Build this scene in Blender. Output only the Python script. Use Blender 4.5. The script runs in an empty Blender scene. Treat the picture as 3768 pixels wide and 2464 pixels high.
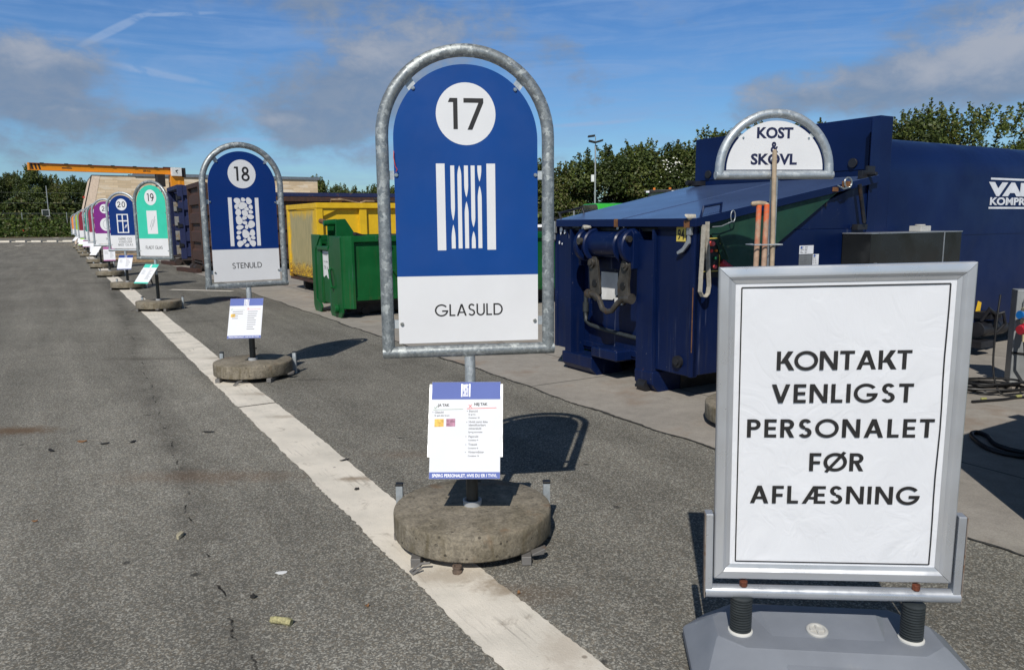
import bpy, bmesh, math, random
import numpy as np
from math import sin, cos, pi, radians as R, sqrt, atan2
from mathutils import Vector, Matrix

sc = bpy.context.scene
COL = sc.collection
# ---------------------------------------------------------------- row frame
ROW = R(31.112)                       # local x = away from the lane, local y = along the row
NX, NY = cos(ROW), sin(ROW)
def rc(s, t, z=0.0):
    return (NX*s - NY*t, NY*s + NX*t, z)

# ---------------------------------------------------------------- materials
MATS = {}
class NT:
    def __init__(s, nt): s.t = nt
    def n(s, kind, ins=None, **at):
        nd = s.t.nodes.new('ShaderNode'+kind)
        for k, v in at.items(): setattr(nd, k, v)
        for k, v in (ins or {}).items(): s.put(nd.inputs[k], v)
        return nd
    def put(s, sock, v):
        if isinstance(v, bpy.types.NodeSocket): s.t.links.new(v, sock)
        elif isinstance(v, (tuple, list)) and len(v) == 3 and sock.type == 'RGBA': sock.default_value = (*v, 1)
        else: sock.default_value = v
    def math(s, op, a, b=None, c=None, clamp=False):
        nd = s.t.nodes.new('ShaderNodeMath'); nd.operation = op; nd.use_clamp = clamp
        for i, v in enumerate((a, b, c)):
            if v is not None: s.put(nd.inputs[i], v)
        return nd.outputs[0]
    def mix(s, f, a, b, blend='MIX'):
        nd = s.t.nodes.new('ShaderNodeMix'); nd.data_type = 'RGBA'; nd.blend_type = blend
        s.put(nd.inputs[0], f); s.put(nd.inputs[6], a); s.put(nd.inputs[7], b)
        return nd.outputs[2]
    def sstep(s, v, a, b, lo=0.0, hi=1.0):
        nd = s.t.nodes.new('ShaderNodeMapRange'); nd.interpolation_type = 'SMOOTHSTEP'
        for k, x in (('Value', v), ('From Min', a), ('From Max', b), ('To Min', lo), ('To Max', hi)): s.put(nd.inputs[k], x)
        return nd.outputs[0]
    def noise(s, vec, scale, detail=4.0, rough=0.55, dist=0.0):
        return s.n('TexNoise', {'Vector': vec, 'Scale': scale, 'Detail': detail, 'Roughness': rough, 'Distortion': dist}).outputs[0]
    def vor(s, vec, scale, feature='F1', out='Color'):
        nd = s.t.nodes.new('ShaderNodeTexVoronoi'); nd.feature = feature
        s.put(nd.inputs['Vector'], vec); s.put(nd.inputs['Scale'], scale)
        return nd.outputs[out]
    def vmul(s, v, k):
        nd = s.t.nodes.new('ShaderNodeVectorMath'); nd.operation = 'MULTIPLY'
        s.put(nd.inputs[0], v); nd.inputs[1].default_value = k
        return nd.outputs[0]
    def dot(s, v, k):
        nd = s.t.nodes.new('ShaderNodeVectorMath'); nd.operation = 'DOT_PRODUCT'
        s.put(nd.inputs[0], v); nd.inputs[1].default_value = k
        return nd.outputs['Value']
    def sep(s, v): return s.n('SeparateXYZ', {0: v}).outputs
    def bump(s, h, st, dist=0.01, nrm=None):
        d = {'Height': h, 'Strength': st, 'Distance': dist}
        if nrm is not None: d['Normal'] = nrm
        return s.n('Bump', d).outputs[0]

def begin(name):
    m = bpy.data.materials.new(name); m.use_nodes = True
    t = NT(m.node_tree); b = m.node_tree.nodes['Principled BSDF']
    co = t.n('TexCoord').outputs['Object']
    MATS[name] = m
    return m, t, b, co

def mat(name, col, rough=0.5, metal=0.0, var=0.12, vs=6.0, dirt=None, scratch=None, bump=0.0, bs=80.0, coat=0.0, rv=0.1, spec=None):
    """paint / plastic / metal with mottling; dirt=(colour, amount, scale), scratch=(colour, amount)"""
    m, t, b, co = begin(name)
    n1 = t.noise(co, vs, 5)
    k = t.sstep(n1, 0.25, 0.75, 1-var, 1+var)
    c = t.mix(1.0, col, t.n('CombineColor', {0: k, 1: k, 2: k}).outputs[0], 'MULTIPLY')
    rg = t.sstep(t.noise(co, vs*2.3, 4), 0.3, 0.7, max(rough-rv, .04), min(rough+rv, 1))
    if dirt:
        dc, amt, ds = dirt
        f = t.sstep(t.math('MULTIPLY', t.noise(co, ds, 8, .68, .6), t.noise(co, ds*.23, 3)), 0.38-.2*amt, 0.52-.2*amt, 0, .95)
        c = t.mix(f, c, dc); rg = t.math('MAXIMUM', rg, t.math('MULTIPLY', f, .85))
    if scratch:
        scol, amt = scratch
        w = t.vmul(co, (4.0, 4.0, 30.0)); w2 = t.vmul(co, (26.0, 26.0, 3.0))
        f1 = t.sstep(t.noise(w2, 1.4, 6, .7, .8), .71-amt*.1, .76-amt*.1)
        f2 = t.sstep(t.noise(w, 1.7, 5, .7, 1.2), .72-amt*.1, .78-amt*.1)
        f = t.math('MULTIPLY', t.math('MAXIMUM', f1, f2), t.sstep(t.noise(co, 2.1, 2), .4, .6))
        c = t.mix(t.math('MULTIPLY', f, .75), c, scol)
    t.put(b.inputs['Base Color'], c); t.put(b.inputs['Roughness'], rg); b.inputs['Metallic'].default_value = metal
    if coat: b.inputs['Coat Weight'].default_value = coat; b.inputs['Coat Roughness'].default_value = .12
    if spec is not None: b.inputs['Specular IOR Level'].default_value = spec
    if bump: t.put(b.inputs['Normal'], t.bump(t.noise(co, bs, 5), bump, .01))
    return m

def srgb(r, g, b):
    f = lambda v: ((v/255+.055)/1.055)**2.4 if v > 10 else v/255/12.92
    return (f(r), f(g), f(b))

# asphalt, with its crack, oil trail and stains (wear that belongs to the surface)
def mk_asphalt():
    m, t, b, co = begin('asphalt')
    s = t.dot(co, (NX, NY, 0)); tt = t.dot(co, (-NY, NX, 0))
    agg = t.sep(t.vor(co, 150.0))[0]
    agg2 = t.sep(t.vor(co, 320.0))[1]
    stone = t.math('ADD', t.math('MULTIPLY', t.math('POWER', agg, 3.0), .75), t.math('MULTIPLY', agg2, .25))
    dark = t.sstep(t.noise(co, 60, 4, .7), .30, .52)
    stone = t.math('MULTIPLY', stone, t.math('ADD', t.math('MULTIPLY', dark, .55), .45))
    c = t.mix(t.sstep(stone, 0.0, .8), (.138, .133, .117), (.49, .47, .41))
    tint = t.sep(t.vor(co, 97.0))[2]
    c = t.mix(t.math('MULTIPLY', t.sstep(tint, .55, 1.0), .35), c, (.29, .235, .165))
    big = t.noise(co, .55, 6, .6); mid = t.noise(co, 3.1, 5, .6)
    sv = t.n('CombineXYZ', {0: t.math('MULTIPLY', s, 2.2), 1: t.math('MULTIPLY', tt, .16), 2: 0.0}).outputs[0]
    trk = t.noise(sv, 1.0, 5, .6)
    k = t.math('ADD', t.math('ADD', t.sstep(big, .25, .75, .0, .22), t.sstep(mid, .25, .75, 0, .12)), t.sstep(trk, .3, .7, .56, .84))
    # the strip behind the line is a little darker and coarser than the lane
    k = t.math('MULTIPLY', k, t.sstep(s, 1.35, 1.6, 1.0, .88))
    c = t.mix(1.0, c, t.n('CombineColor', {0: k, 1: k, 2: k}).outputs[0], 'MULTIPLY')
    # longitudinal crack seam
    wob = t.math('MULTIPLY', t.math('SUBTRACT', t.noise(co, .9, 7, .62), .5), .34)
    ds = t.math('ABSOLUTE', t.math('SUBTRACT', t.math('ADD', s, wob), t.math('ADD', .40, t.math('MULTIPLY', tt, .035))))
    gap = t.sstep(t.noise(co, 4.7, 5, .6), .50, .60)
    crack = t.math('MULTIPLY', t.sstep(t.math('ADD', ds, t.math('MULTIPLY', t.math('SUBTRACT', t.noise(co, 26, 4, .7), .5), .02)), .002, .007, 1, 0), gap)
    halo = t.sstep(ds, .0, .22, .55, 0)
    c = t.mix(t.math('MULTIPLY', halo, t.sstep(mid, .3, .7)), c, (.05, .046, .04))
    c = t.mix(t.math('MULTIPLY', crack, .92), c, (.012, .011, .01))
    px = t.sep(co)
    for (x, y, rx, ry, col, a) in ((-3.93, 5.75, .38, .16, (.13, .08, .045), 1.3), (-1.95, 4.62, .75, .16, (.16, .09, .05), .55),
                                   (-2.95, 3.5, .06, .2, (.03, .027, .022), .9), (-3.35, 4.22, .22, .03, (.035, .033, .03), .8),
                                   (-.02, 3.05, .34, .12, (.15, .105, .07), .7), (-.75, 5.05, .34, .11, (.16, .11, .075), .5),
                                   (-4.3, 8.9, .9, .12, (.06, .05, .04), .55), (-2.1, 7.6, .25, .06, (.05, .045, .04), .7),
                                   (-6.2, 12.4, 1.2, .12, (.06, .055, .05), .4), (-14, 18, 1.8, .3, (.06, .055, .05), .45), (-11.5, 21, 1.6, .25, (.05, .045, .04), .5)):
        dx = t.math('DIVIDE', t.math('SUBTRACT', px[0], x), rx); dy = t.math('DIVIDE', t.math('SUBTRACT', px[1], y), ry)
        d = t.math('SQRT', t.math('ADD', t.math('MULTIPLY', dx, dx), t.math('MULTIPLY', dy, dy)))
        d = t.math('ADD', d, t.math('MULTIPLY', t.math('SUBTRACT', t.noise(co, 9, 5, .7), .5), 1.6))
        c = t.mix(t.sstep(d, .1, 1.25, a*.62, 0), c, col)
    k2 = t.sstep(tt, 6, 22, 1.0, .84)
    c = t.mix(1.0, c, t.n('CombineColor', {0: k2, 1: k2, 2: k2}).outputs[0], 'MULTIPLY')      # asphalt gets darker towards the far end of the lane
    # small dark and pale spots
    sp = t.sstep(t.vor(co, 2.3, out='Distance'), .035, .06, .7, 0)
    c = t.mix(sp, c, (.03, .03, .03))
    sp2 = t.sstep(t.vor(t.vmul(co, (1, 1, 1)), 3.7, out='Distance'), .012, .02, .8, 0)
    c = t.mix(sp2, c, (.5, .48, .42))
    t.put(b.inputs['Base Color'], c); b.inputs['Roughness'].default_value = .9
    b.inputs['Specular IOR Level'].default_value = .12
    h = t.math('SUBTRACT', t.math('ADD', t.math('MULTIPLY', agg, .6), t.math('MULTIPLY', t.noise(co, 210, 3), .8)), t.math('MULTIPLY', crack, 2.0))
    t.put(b.inputs['Normal'], t.bump(h, .55, .006))
    return m
mk_asphalt()

def mk_slab():
    m, t, b, co = begin('yard_concrete')
    n1 = t.noise(co, .8, 6, .6); n2 = t.noise(co, 7, 6, .65); n3 = t.noise(co, 120, 3, .6)
    k = t.math('ADD', t.math('ADD', t.sstep(n1, .25, .75, .0, .24), t.sstep(n2, .25, .75, .0, .2)), t.sstep(n3, .2, .8, .55, .8))
    c = t.mix(1.0, (.345, .315, .275), t.n('CombineColor', {0: k, 1: k, 2: k}).outputs[0], 'MULTIPLY')
    rust = t.sstep(t.math('MULTIPLY', n1, t.noise(co, 2.2, 5)), .27, .42, 0, .5)
    c = t.mix(rust, c, (.22, .14, .085))
    oil = t.sstep(t.noise(co, 1.35, 6, .65, 1.0), .60, .74, 0, .6)
    c = t.mix(oil, c, (.09, .08, .07))
    s = t.dot(co, (NX, NY, 0)); tt = t.dot(co, (-NY, NX, 0))
    wob = t.math('MULTIPLY', t.math('SUBTRACT', t.noise(co, 1.5, 5), .5), .02)
    for v, per in ((tt, 5.0), (s, 4.3)):
        f = t.math('FRACT', t.math('DIVIDE', t.math('ADD', t.math('ADD', v, wob), 1.45), per))
        c = t.mix(t.sstep(t.math('ABSOLUTE', t.math('SUBTRACT', f, .5)), .0012, .003, .8, 0), c, (.05, .045, .04))
    sp = t.sstep(t.vor(co, 3.1, out='Distance'), .03, .05, .75, 0)
    c = t.mix(sp, c, (.06, .05, .045))
    t.put(b.inputs['Base Color'], c); b.inputs['Roughness'].default_value = .85
    t.put(b.inputs['Normal'], t.bump(t.math('ADD', n3, t.math('MULTIPLY', n2, .6)), .45, .008))
mk_slab()

def mk_line():
    m, t, b, co = begin('road_paint')
    s = t.dot(co, (NX, NY, 0)); tt = t.dot(co, (-NY, NX, 0))
    sv = t.n('CombineXYZ', {0: t.math('MULTIPLY', s, 40.0), 1: t.math('MULTIPLY', tt, 2.2), 2: 0.0}).outputs[0]
    scr = t.noise(sv, 1.0, 6, .7, .4)
    n1 = t.noise(co, 3.5, 6, .6); n2 = t.noise(co, 150, 3, .6)
    c = t.mix(t.sstep(n1, .3, .72), (.80, .735, .63), (.63, .585, .50))
    c = t.mix(t.math('MULTIPLY', t.sstep(scr, .52, .70), t.sstep(t.noise(co, 1.7, 3), .42, .6, 0, .75)), c, (.36, .33, .28))
    c = t.mix(t.sstep(n2, .55, .8, 0, .3), c, (.4, .37, .32))
    d = t.sstep(t.noise(co, 5.5, 7, .72, .8), .57, .72, 0, .6)
    c = t.mix(d, c, (.27, .225, .17))
    holes = t.sstep(t.noise(co, 34, 6, .75), .645, .70, 0, .85)
    c = t.mix(holes, c, (.1, .095, .085))
    sp = t.sstep(t.vor(co, 4.3, out='Distance'), .03, .06, .7, 0)
    c = t.mix(sp, c, (.16, .13, .1))
    px = t.sep(co)
    for (x, y, rx, ry, a) in ((-.98, 4.54, .16, .06, .85), (.0, 3.12, .20, .13, .85), (-.30, 3.22, .25, .10, .5), (-2.35, 6.95, .3, .08, .5), (.20, 2.62, .12, .2, .4), (-1.9, 6.1, .2, .06, .5), (-3.5, 8.9, .3, .1, .5)):
        dx = t.math('DIVIDE', t.math('SUBTRACT', px[0], x), rx); dy = t.math('DIVIDE', t.math('SUBTRACT', px[1], y), ry)
        dd = t.math('SQRT', t.math('ADD', t.math('MULTIPLY', dx, dx), t.math('MULTIPLY', dy, dy)))
        dd = t.math('ADD', dd, t.math('MULTIPLY', t.math('SUBTRACT', t.noise(co, 14, 6, .7), .5), 2.0))
        c = t.mix(t.sstep(dd, .2, 1.2, a, 0), c, (.30, .235, .165))
    t.put(b.inputs['Base Color'], c); b.inputs['Roughness'].default_value = .75
    t.put(b.inputs['Normal'], t.bump(t.math('ADD', n2, t.math('MULTIPLY', scr, .6)), .5, .004))
mk_line()

def mk_cast():
    m, t, b, co = begin('cast_concrete')
    n1 = t.noise(co, 4, 6, .62); n2 = t.noise(co, 20, 7, .75); n3 = t.noise(co, 75, 4, .7)
    k = t.math('ADD', t.sstep(n2, .3, .7, .0, .55), t.sstep(n3, .3, .7, .42, .85))
    z = t.sep(co)[2]
    c = t.mix(t.sstep(n1, .35, .65), (.27, .235, .18), (.185, .158, .112))
    c = t.mix(1.0, c, t.n('CombineColor', {0: k, 1: k, 2: k}).outputs[0], 'MULTIPLY')
    st = t.noise(t.vmul(co, (7, 7, 1.2)), 1.6, 5, .65, .5)
    c = t.mix(t.math('MULTIPLY', t.sstep(st, .5, .68), t.sstep(z, .175, .165, 0, .7)), c, (.115, .092, .05))
    c = t.mix(t.sstep(t.noise(co, 3.0, 4, .6, .7), .58, .74, 0, .6), c, (.24, .125, .055))
    pit = t.sstep(t.vor(co, 19, out='Distance'), .10, .17, .85, 0)
    c = t.mix(t.math('MULTIPLY', pit, t.sstep(n2, .42, .55)), c, (.05, .043, .032))
    chip = t.sstep(t.noise(co, 44, 4, .7), .66, .72, 0, .7)
    c = t.mix(chip, c, (.42, .39, .33))
    t.put(b.inputs['Base Color'], c); b.inputs['Roughness'].default_value = .9
    t.put(b.inputs['Normal'], t.bump(t.math('SUBTRACT', t.math('ADD', n3, n2), pit), .6, .008))
mk_cast()

def mk_galv(name, lo, hi, scale, metal=.55):
    m, t, b, co = begin(name)
    w = t.n('VectorMath', {0: co, 1: t.n('VectorMath', {0: t.n('TexNoise', {'Vector': co, 'Scale': scale*1.4, 'Detail': 3.0}).outputs[1], 1: (.05, .05, .05)}, operation='MULTIPLY').outputs[0]}, operation='ADD').outputs[0]
    v = t.sep(t.vor(w, scale))[0]; v2 = t.sep(t.vor(w, scale*2.6))[1]
    f = t.math('ADD', t.math('MULTIPLY', t.sstep(v, .70, .95), .6), t.math('MULTIPLY', v2, .4))
    c = t.mix(f, lo, hi)
    c = t.mix(t.sstep(t.noise(co, 9, 6, .7), .6, .72, 0, .4), c, (.16, .16, .15))
    t.put(b.inputs['Base Color'], c); b.inputs['Metallic'].default_value = metal
    t.put(b.inputs['Roughness'], t.sstep(v, 0, 1, .38, .6))
    t.put(b.inputs['Normal'], t.bump(t.noise(co, 40, 4), .08, .01))
mk_galv('galvanised', (.21, .23, .24), (.54, .57, .56), 36)
mk_galv('galvanised_smooth', (.42, .46, .49), (.60, .63, .64), 30)

def mk_poster():
    m, t, b, co = begin('poster_sheet')
    w = t.n('TexNoise', {'Vector': t.vmul(co, (1.0, 1.0, .75)), 'Scale': 2.6, 'Detail': 2.0}).outputs[1]
    d = t.n('VectorMath', {0: t.vmul(co, (3.2, 1, 2.3)), 1: t.n('VectorMath', {0: w, 1: (1.5, 1.5, 1.5)}, operation='MULTIPLY').outputs[0]}, operation='ADD').outputs[0]
    h1 = t.noise(d, 1.2, 1.5, .4, .6); h2 = t.noise(d, 5.0, 3, .5, 1.5)
    ridge = t.math('ABSOLUTE', t.math('SUBTRACT', h1, .5))
    c = t.mix(t.sstep(t.noise(co, 10, 6, .7), .66, .8, 0, .35), (.75, .76, .79), (.60, .59, .57))
    t.put(b.inputs['Base Color'], c); b.inputs['Roughness'].default_value = .42
    b.inputs['Coat Weight'].default_value = .6; b.inputs['Coat Roughness'].default_value = .10
    nrm = t.bump(t.math('ADD', t.math('MULTIPLY', t.math('POWER', ridge, 1.5), 1.2), t.math('MULTIPLY', h2, .10)), .34, .06)
    t.put(b.inputs['Normal'], nrm); t.put(b.inputs['Coat Normal'], nrm)
mk_poster()

def mk_yellow():
    """yellow paint; on the end wall a worn grey-green patch with rust scars low down"""
    m, t, b, co = begin('yellow_worn_paint')
    x, y, z = t.sep(co)[:3]
    n = t.noise(co, 4, 6, .65); nf = t.noise(co, 22, 6, .7)
    k = t.sstep(n, .25, .75, .88, 1.08)
    c = t.mix(1.0, (.74, .46, .012), t.n('CombineColor', {0: k, 1: k, 2: k}).outputs[0], 'MULTIPLY')
    wob = t.math('MULTIPLY', t.math('SUBTRACT', t.noise(co, 3.4, 6, .7), .5), .55)
    ey = t.math('SUBTRACT', t.math('ABSOLUTE', t.math('SUBTRACT', y, 1.35)), .98)
    ez = t.math('SUBTRACT', t.math('ABSOLUTE', t.math('SUBTRACT', z, 1.20)), .64)
    e = t.math('ADD', t.math('MAXIMUM', ey, ez), wob)
    front = t.sstep(x, .10, .14, 1, 0)
    patch = t.math('MULTIPLY', t.sstep(e, -.16, .10, .92, 0), front)
    pc = t.mix(t.sstep(t.noise(t.vmul(co, (1, 3, .6)), 4, 5, .6), .35, .65), (.30, .275, .15), (.42, .36, .19))
    c = t.mix(patch, c, pc)
    sv = t.n('CombineXYZ', {0: 0.0, 1: t.math('MULTIPLY', y, 5.0), 2: t.math('MULTIPLY', z, 11.0)}).outputs[0]
    scr = t.noise(sv, 1.5, 6, .72, 1.6)
    low = t.sstep(z, 1.0, .45, .0, .20)
    f = t.sstep(t.math('ADD', scr, low), .665, .72, 0, .9)
    c = t.mix(f, c, (.14, .055, .018))
    c = t.mix(t.sstep(t.math('ADD', nf, t.math('MULTIPLY', low, .5)), .70, .78, 0, .8), c, (.17, .08, .02))
    t.put(b.inputs['Base Color'], c); b.inputs['Roughness'].default_value = .5
    t.put(b.inputs['Normal'], t.bump(n, .15, .03))
mk_yellow()

def mk_brick():
    m, t, b, co = begin('pale_brick')
    br = t.n('TexBrick', {'Vector': t.n('CombineXYZ', {0: t.sep(co)[0], 1: t.sep(co)[2], 2: 0.0}).outputs[0], 'Scale': 1.0, 'Color1': (.78, .62, .43, 1), 'Color2': (.52, .39, .24, 1),
                          'Mortar': (.46, .39, .29, 1), 'Mortar Size': .012, 'Bias': -.05, 'Brick Width': .95, 'Row Height': .20})
    br.offset = .37; br.offset_frequency = 2
    v = t.sep(t.vor(t.n('CombineXYZ', {0: t.math('MULTIPLY', t.sep(co)[0], .75), 1: t.math('MULTIPLY', t.sep(co)[2], 5.0), 2: 0.0}).outputs[0], 1.0))[0]
    c = t.mix(t.sstep(v, .6, .95, 0, .65), br.outputs[0], (.78, .70, .58))
    c = t.mix(t.sstep(t.noise(co, .5, 4), .3, .7, 0, .3), c, (.60, .46, .30))
    t.put(b.inputs['Base Color'], c); b.inputs['Roughness'].default_value = .9
mk_brick()

def mk_leaf(name, c1, c2):
    m, t, b, co = begin(name)
    oi = t.n('ObjectInfo').outputs['Random']
    f = t.sstep(t.noise(co, .9, 3), .3, .7)
    c = t.mix(f, c1, c2)
    k = t.math('ADD', .82, t.math('MULTIPLY', oi, .36))
    c = t.mix(1.0, c, t.n('CombineColor', {0: k, 1: k, 2: k}).outputs[0], 'MULTIPLY')
    t.put(b.inputs['Base Color'], c); b.inputs['Roughness'].default_value = .55
    tr = t.n('BsdfTranslucent', {'Color': c})
    mx = t.n('MixShader', {0: .25, 1: b.outputs[0], 2: tr.outputs[0]})
    t.t.links.new(mx.outputs[0], t.t.nodes['Material Output'].inputs[0])
mk_leaf('leaf_dark', (.032, .052, .010), (.052, .075, .016))
mk_leaf('leaf_mid', (.056, .085, .016), (.090, .118, .022))
mk_leaf('leaf_light', (.115, .158, .027), (.155, .18, .042))
mk_leaf('leaf_olive', (.10, .095, .03), (.13, .12, .045))
mk_leaf('weed_light', (.16, .22, .035), (.10, .16, .03))
mk_leaf('weed_dark', (.045, .08, .016), (.06, .10, .02))

NAVY = (.0025, .0100, .052)
def mk_rusty(name, paint, rust1, rust2, amt, sc=1.0):
    m, t, b, co = begin(name)
    n1 = t.noise(co, 2.2*sc, 7, .68, .5); n2 = t.noise(co, 11*sc, 6, .7); n3 = t.noise(t.vmul(co, (1.5, 6, .5)), 3, 5, .65)
    r = t.mix(t.sstep(n2, .3, .7), rust1, rust2)
    f = t.sstep(t.math('ADD', t.math('MULTIPLY', n1, .7), t.math('MULTIPLY', n3, .3)), .66-amt*.4, .74-amt*.4)
    k = t.sstep(n2, .25, .75, .8, 1.2)
    p = t.mix(1.0, paint, t.n('CombineColor', {0: k, 1: k, 2: k}).outputs[0], 'MULTIPLY')
    c = t.mix(f, p, r)
    c = t.mix(t.sstep(t.noise(co, 17*sc, 6, .75, .9), .66, .72, 0, .45), c, (.33, .31, .29))
    t.put(b.inputs['Base Color'], c); b.inputs['Roughness'].default_value = .7
    t.put(b.inputs['Normal'], t.bump(n2, .3, .02))
mk_rusty('worn_blue_paint', (.011, .019, .078), (.10, .045, .03), (.17, .10, .08), .22, 1.6)
mk_rusty('rust_brown', (.045, .020, .014), (.085, .031, .014), (.032, .018, .014), .55)
mk_rusty('worn_grey_paint', (.26, .26, .25), (.16, .09, .05), (.33, .30, .22), .45, 2)
mk_rusty('dark_rust', (.03, .022, .02), (.06, .03, .02), (.02, .017, .017), .4)

def mk_smeared(name, col, dirtc, coat):
    """glossy painted steel with dust, drips and small white flecks"""
    m, t, b, co = begin(name)
    n1 = t.noise(co, 1.6, 6, .62); z = t.sep(co)[2]
    k = t.sstep(n1, .25, .75, .82, 1.18)
    c = t.mix(1.0, col, t.n('CombineColor', {0: k, 1: k, 2: k}).outputs[0], 'MULTIPLY')
    drip = t.noise(t.vmul(co, (14, 14, .9)), 1.4, 6, .68)
    d = t.math('MULTIPLY', t.sstep(drip, .5, .75), t.sstep(z, 1.6, .2, .06, .55))
    c = t.mix(d, c, dirtc)
    fl = t.sstep(t.noise(co, 38, 5, .75), .665, .70, 0, .75)
    fl = t.math('MULTIPLY', fl, t.sstep(t.noise(co, 1.9, 3), .42, .6))
    c = t.mix(fl, c, (.28, .29, .32))
    st = t.sstep(t.noise(t.vmul(co, (22, 22, .55)), 1.0, 3, .5), .63, .66, 0, .55)
    c = t.mix(t.math('MULTIPLY', st, t.sstep(t.noise(co, 1.3, 2), .45, .6)), c, (.13, .15, .22))
    rs = t.sstep(t.noise(t.vmul(co, (5, 5, 1.3)), 3.3, 7, .75, .6), .66, .71, 0, .8)
    c = t.mix(rs, c, (.10, .045, .018))
    t.put(b.inputs['Base Color'], c)
    t.put(b.inputs['Roughness'], t.sstep(n1, .3, .7, .28, .48))
    b.inputs['Coat Weight'].default_value = coat; b.inputs['Coat Roughness'].default_value = .28; b.inputs['Specular IOR Level'].default_value = .22
    t.put(b.inputs['Normal'], t.bump(t.noise(co, 2.6, 3), .10, .03))
mk_smeared('navy_paint', NAVY, (.026, .03, .05), .04)
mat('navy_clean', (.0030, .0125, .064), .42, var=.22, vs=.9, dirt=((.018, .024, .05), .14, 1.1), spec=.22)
mk_smeared('green_paint', (.006, .092, .024), (.075, .062, .030), .05)

mat('sign_blue', (.006, .058, .255), .42, var=.07, vs=2.2, dirt=((.03, .09, .27), .16, 2.5), spec=.3)
mat('sign_navy', (.0025, .028, .165), .42, var=.07, vs=2.2, dirt=((.02, .05, .18), .16, 2.5), spec=.3)
mat('sign_teal', (.045, .56, .385), .4, var=.05)
mat('sign_purple', (.19, .014, .20), .4, var=.05)
mat('sign_crimson', (.28, .022, .055), .4, var=.05)
mat('sign_maroon', (.22, .014, .035), .4, var=.05)
mat('sign_sea', (.03, .26, .20), .4, var=.05)
mat('sign_lime', (.27, .55, .035), .4, var=.05)
mat('sign_orange', (.80, .26, .07), .4, var=.05)
mat('sign_white', (.745, .745, .755), .38, var=.04, vs=2.5, dirt=((.60, .59, .55), .16, 4))
mat('sign_back', (.45, .46, .47), .45, metal=.3)
mat('ink', (.018, .017, .017), .55, var=.05)
mat('ink_navy', (.012, .016, .06), .5, var=.05)
mat('ink_soft', (.17, .17, .18), .6, var=.05)
mat('sheet_paper', (.74, .75, .78), .8, var=.02, rv=0, spec=.15)
mat('header_periwinkle', (.135, .175, .43), .8, var=.03, rv=0, spec=.15)
mat('header_navy', (.03, .065, .24), .8, var=.03, rv=0, spec=.15)
mat('header_teal', (.07, .55, .42), .8, var=.03, rv=0, spec=.15)
mat('header_mauve', (.42, .14, .33), .8, var=.03, rv=0, spec=.15)
mat('header_white', (.8, .78, .8), .8, var=.03, rv=0, spec=.15)
mat('tick_green', (.2, .3, .16), .6); mat('cross_red', (.7, .06, .04), .6)
mat('wool_yellow', (.78, .5, .13), .9, var=.3, vs=60); mat('wool_pink', (.42, .22, .3), .9, var=.4, vs=60)
mat('pane_grey', (.70, .72, .74), .4); mat('line_grey', (.25, .28, .3), .5)
mat('pole_sleeve', (.052, .05, .045), .42, metal=.35, var=.25, vs=9, dirt=((.10, .085, .06), .3, 12))
mat('collar_plastic', (.42, .43, .44), .5)
mat('feet_steel', (.20, .19, .18), .6, metal=.4, dirt=((.17, .11, .07), .35, 14))
mat('black_plastic', (.012, .012, .013), .45)
mat('bolt_steel', (.5, .5, .48), .3, metal=.9)
mat('aluminium', (.56, .575, .60), .36, metal=.55, var=.04, vs=3, bump=.03, bs=200)
mat('aluminium_bright', (.74, .75, .77), .22, metal=.8, var=.04)
mat('rail_silver', (.44, .46, .49), .33, metal=.5, var=.06, dirt=((.22, .10, .04), .12, 9))
mat('rusty_edge', (.17, .075, .028), .75, var=.4, vs=25)
mat('stub_rust', (.14, .10, .075), .8, var=.4, vs=40)
mat('rust_bolt', (.13, .036, .016), .8, var=.4, vs=40, bump=.4, bs=150)
mat('spring_rubber', (.028, .034, .037), .5, var=.2, vs=20, dirt=((.09, .09, .09), .2, 30))
mat('white_ring', (.62, .61, .57), .5, dirt=((.35, .3, .24), .3, 20))
mat('base_plastic', (.212, .229, .260), .52, var=.10, vs=4, dirt=((.30, .30, .29), .26, 6), scratch=((.36, .37, .38), .35), bump=.05, bs=300)
mat('cap_plastic', (.47, .46, .43), .55, var=.1, dirt=((.25, .23, .2), .3, 30))
mat('black_rubber', (.012, .012, .012), .6)
mat('cable_black', (.01, .01, .011), .5)
mat('lid_blue_sky_sheen', (.062, .098, .200), .30, var=.12, vs=1.2, dirt=((.10, .12, .17), .10, 1.2), coat=.2, rv=.03)  # navy paint lifted to a paler blue: sky sheen put into the colour
mat('flap_green', (.008, .045, .025), .6, var=.2, vs=5, dirt=((.10, .10, .055), .28, 4), scratch=((.3, .34, .27), .3))
mat('dark_steel', (.02, .021, .026), .5, metal=.3, var=.3, dirt=((.09, .05, .028), .30, 9))
mat('worn_steel', (.085, .078, .068), .45, metal=.5, var=.35, vs=12, dirt=((.13, .065, .03), .35, 14))
mat('strap_cloth', (.42, .39, .33), .9, var=.2, vs=30)
mat('panel_black', (.010, .010, .011), .35)
mat('button_red', (.75, .02, .025), .4); mat('button_yellow', (.85, .48, .03), .4); mat('button_pink', (.78, .11, .12), .5); mat('button_green', (.02, .16, .07), .4); mat('button_orange', (.7, .2, .02), .4)
mat('plate_yellow', (.72, .56, .11), .5, dirt=((.3, .24, .1), .2, 20))
mat('sticker_yellow', (.82, .50, .02), .5)
mat('sticker_white', (.78, .79, .82), .5); mat('sticker_grey', (.27, .28, .29), .4, metal=.4); mat('sticker_blue', (.05, .12, .4), .5)
mat('cabinet_steel', (.022, .024, .025), .22, metal=.25, var=.3, vs=1.6)  # stainless steel; its dark reflections are put into the base colour
mat('steel_edge', (.42, .44, .46), .35, metal=.6)
mat('lettering_white', (.74, .76, .80), .45)
mat('wood_handle', (.40, .31, .215), .7, var=.22, vs=18, scratch=((.28, .18, .1), .5))
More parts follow.
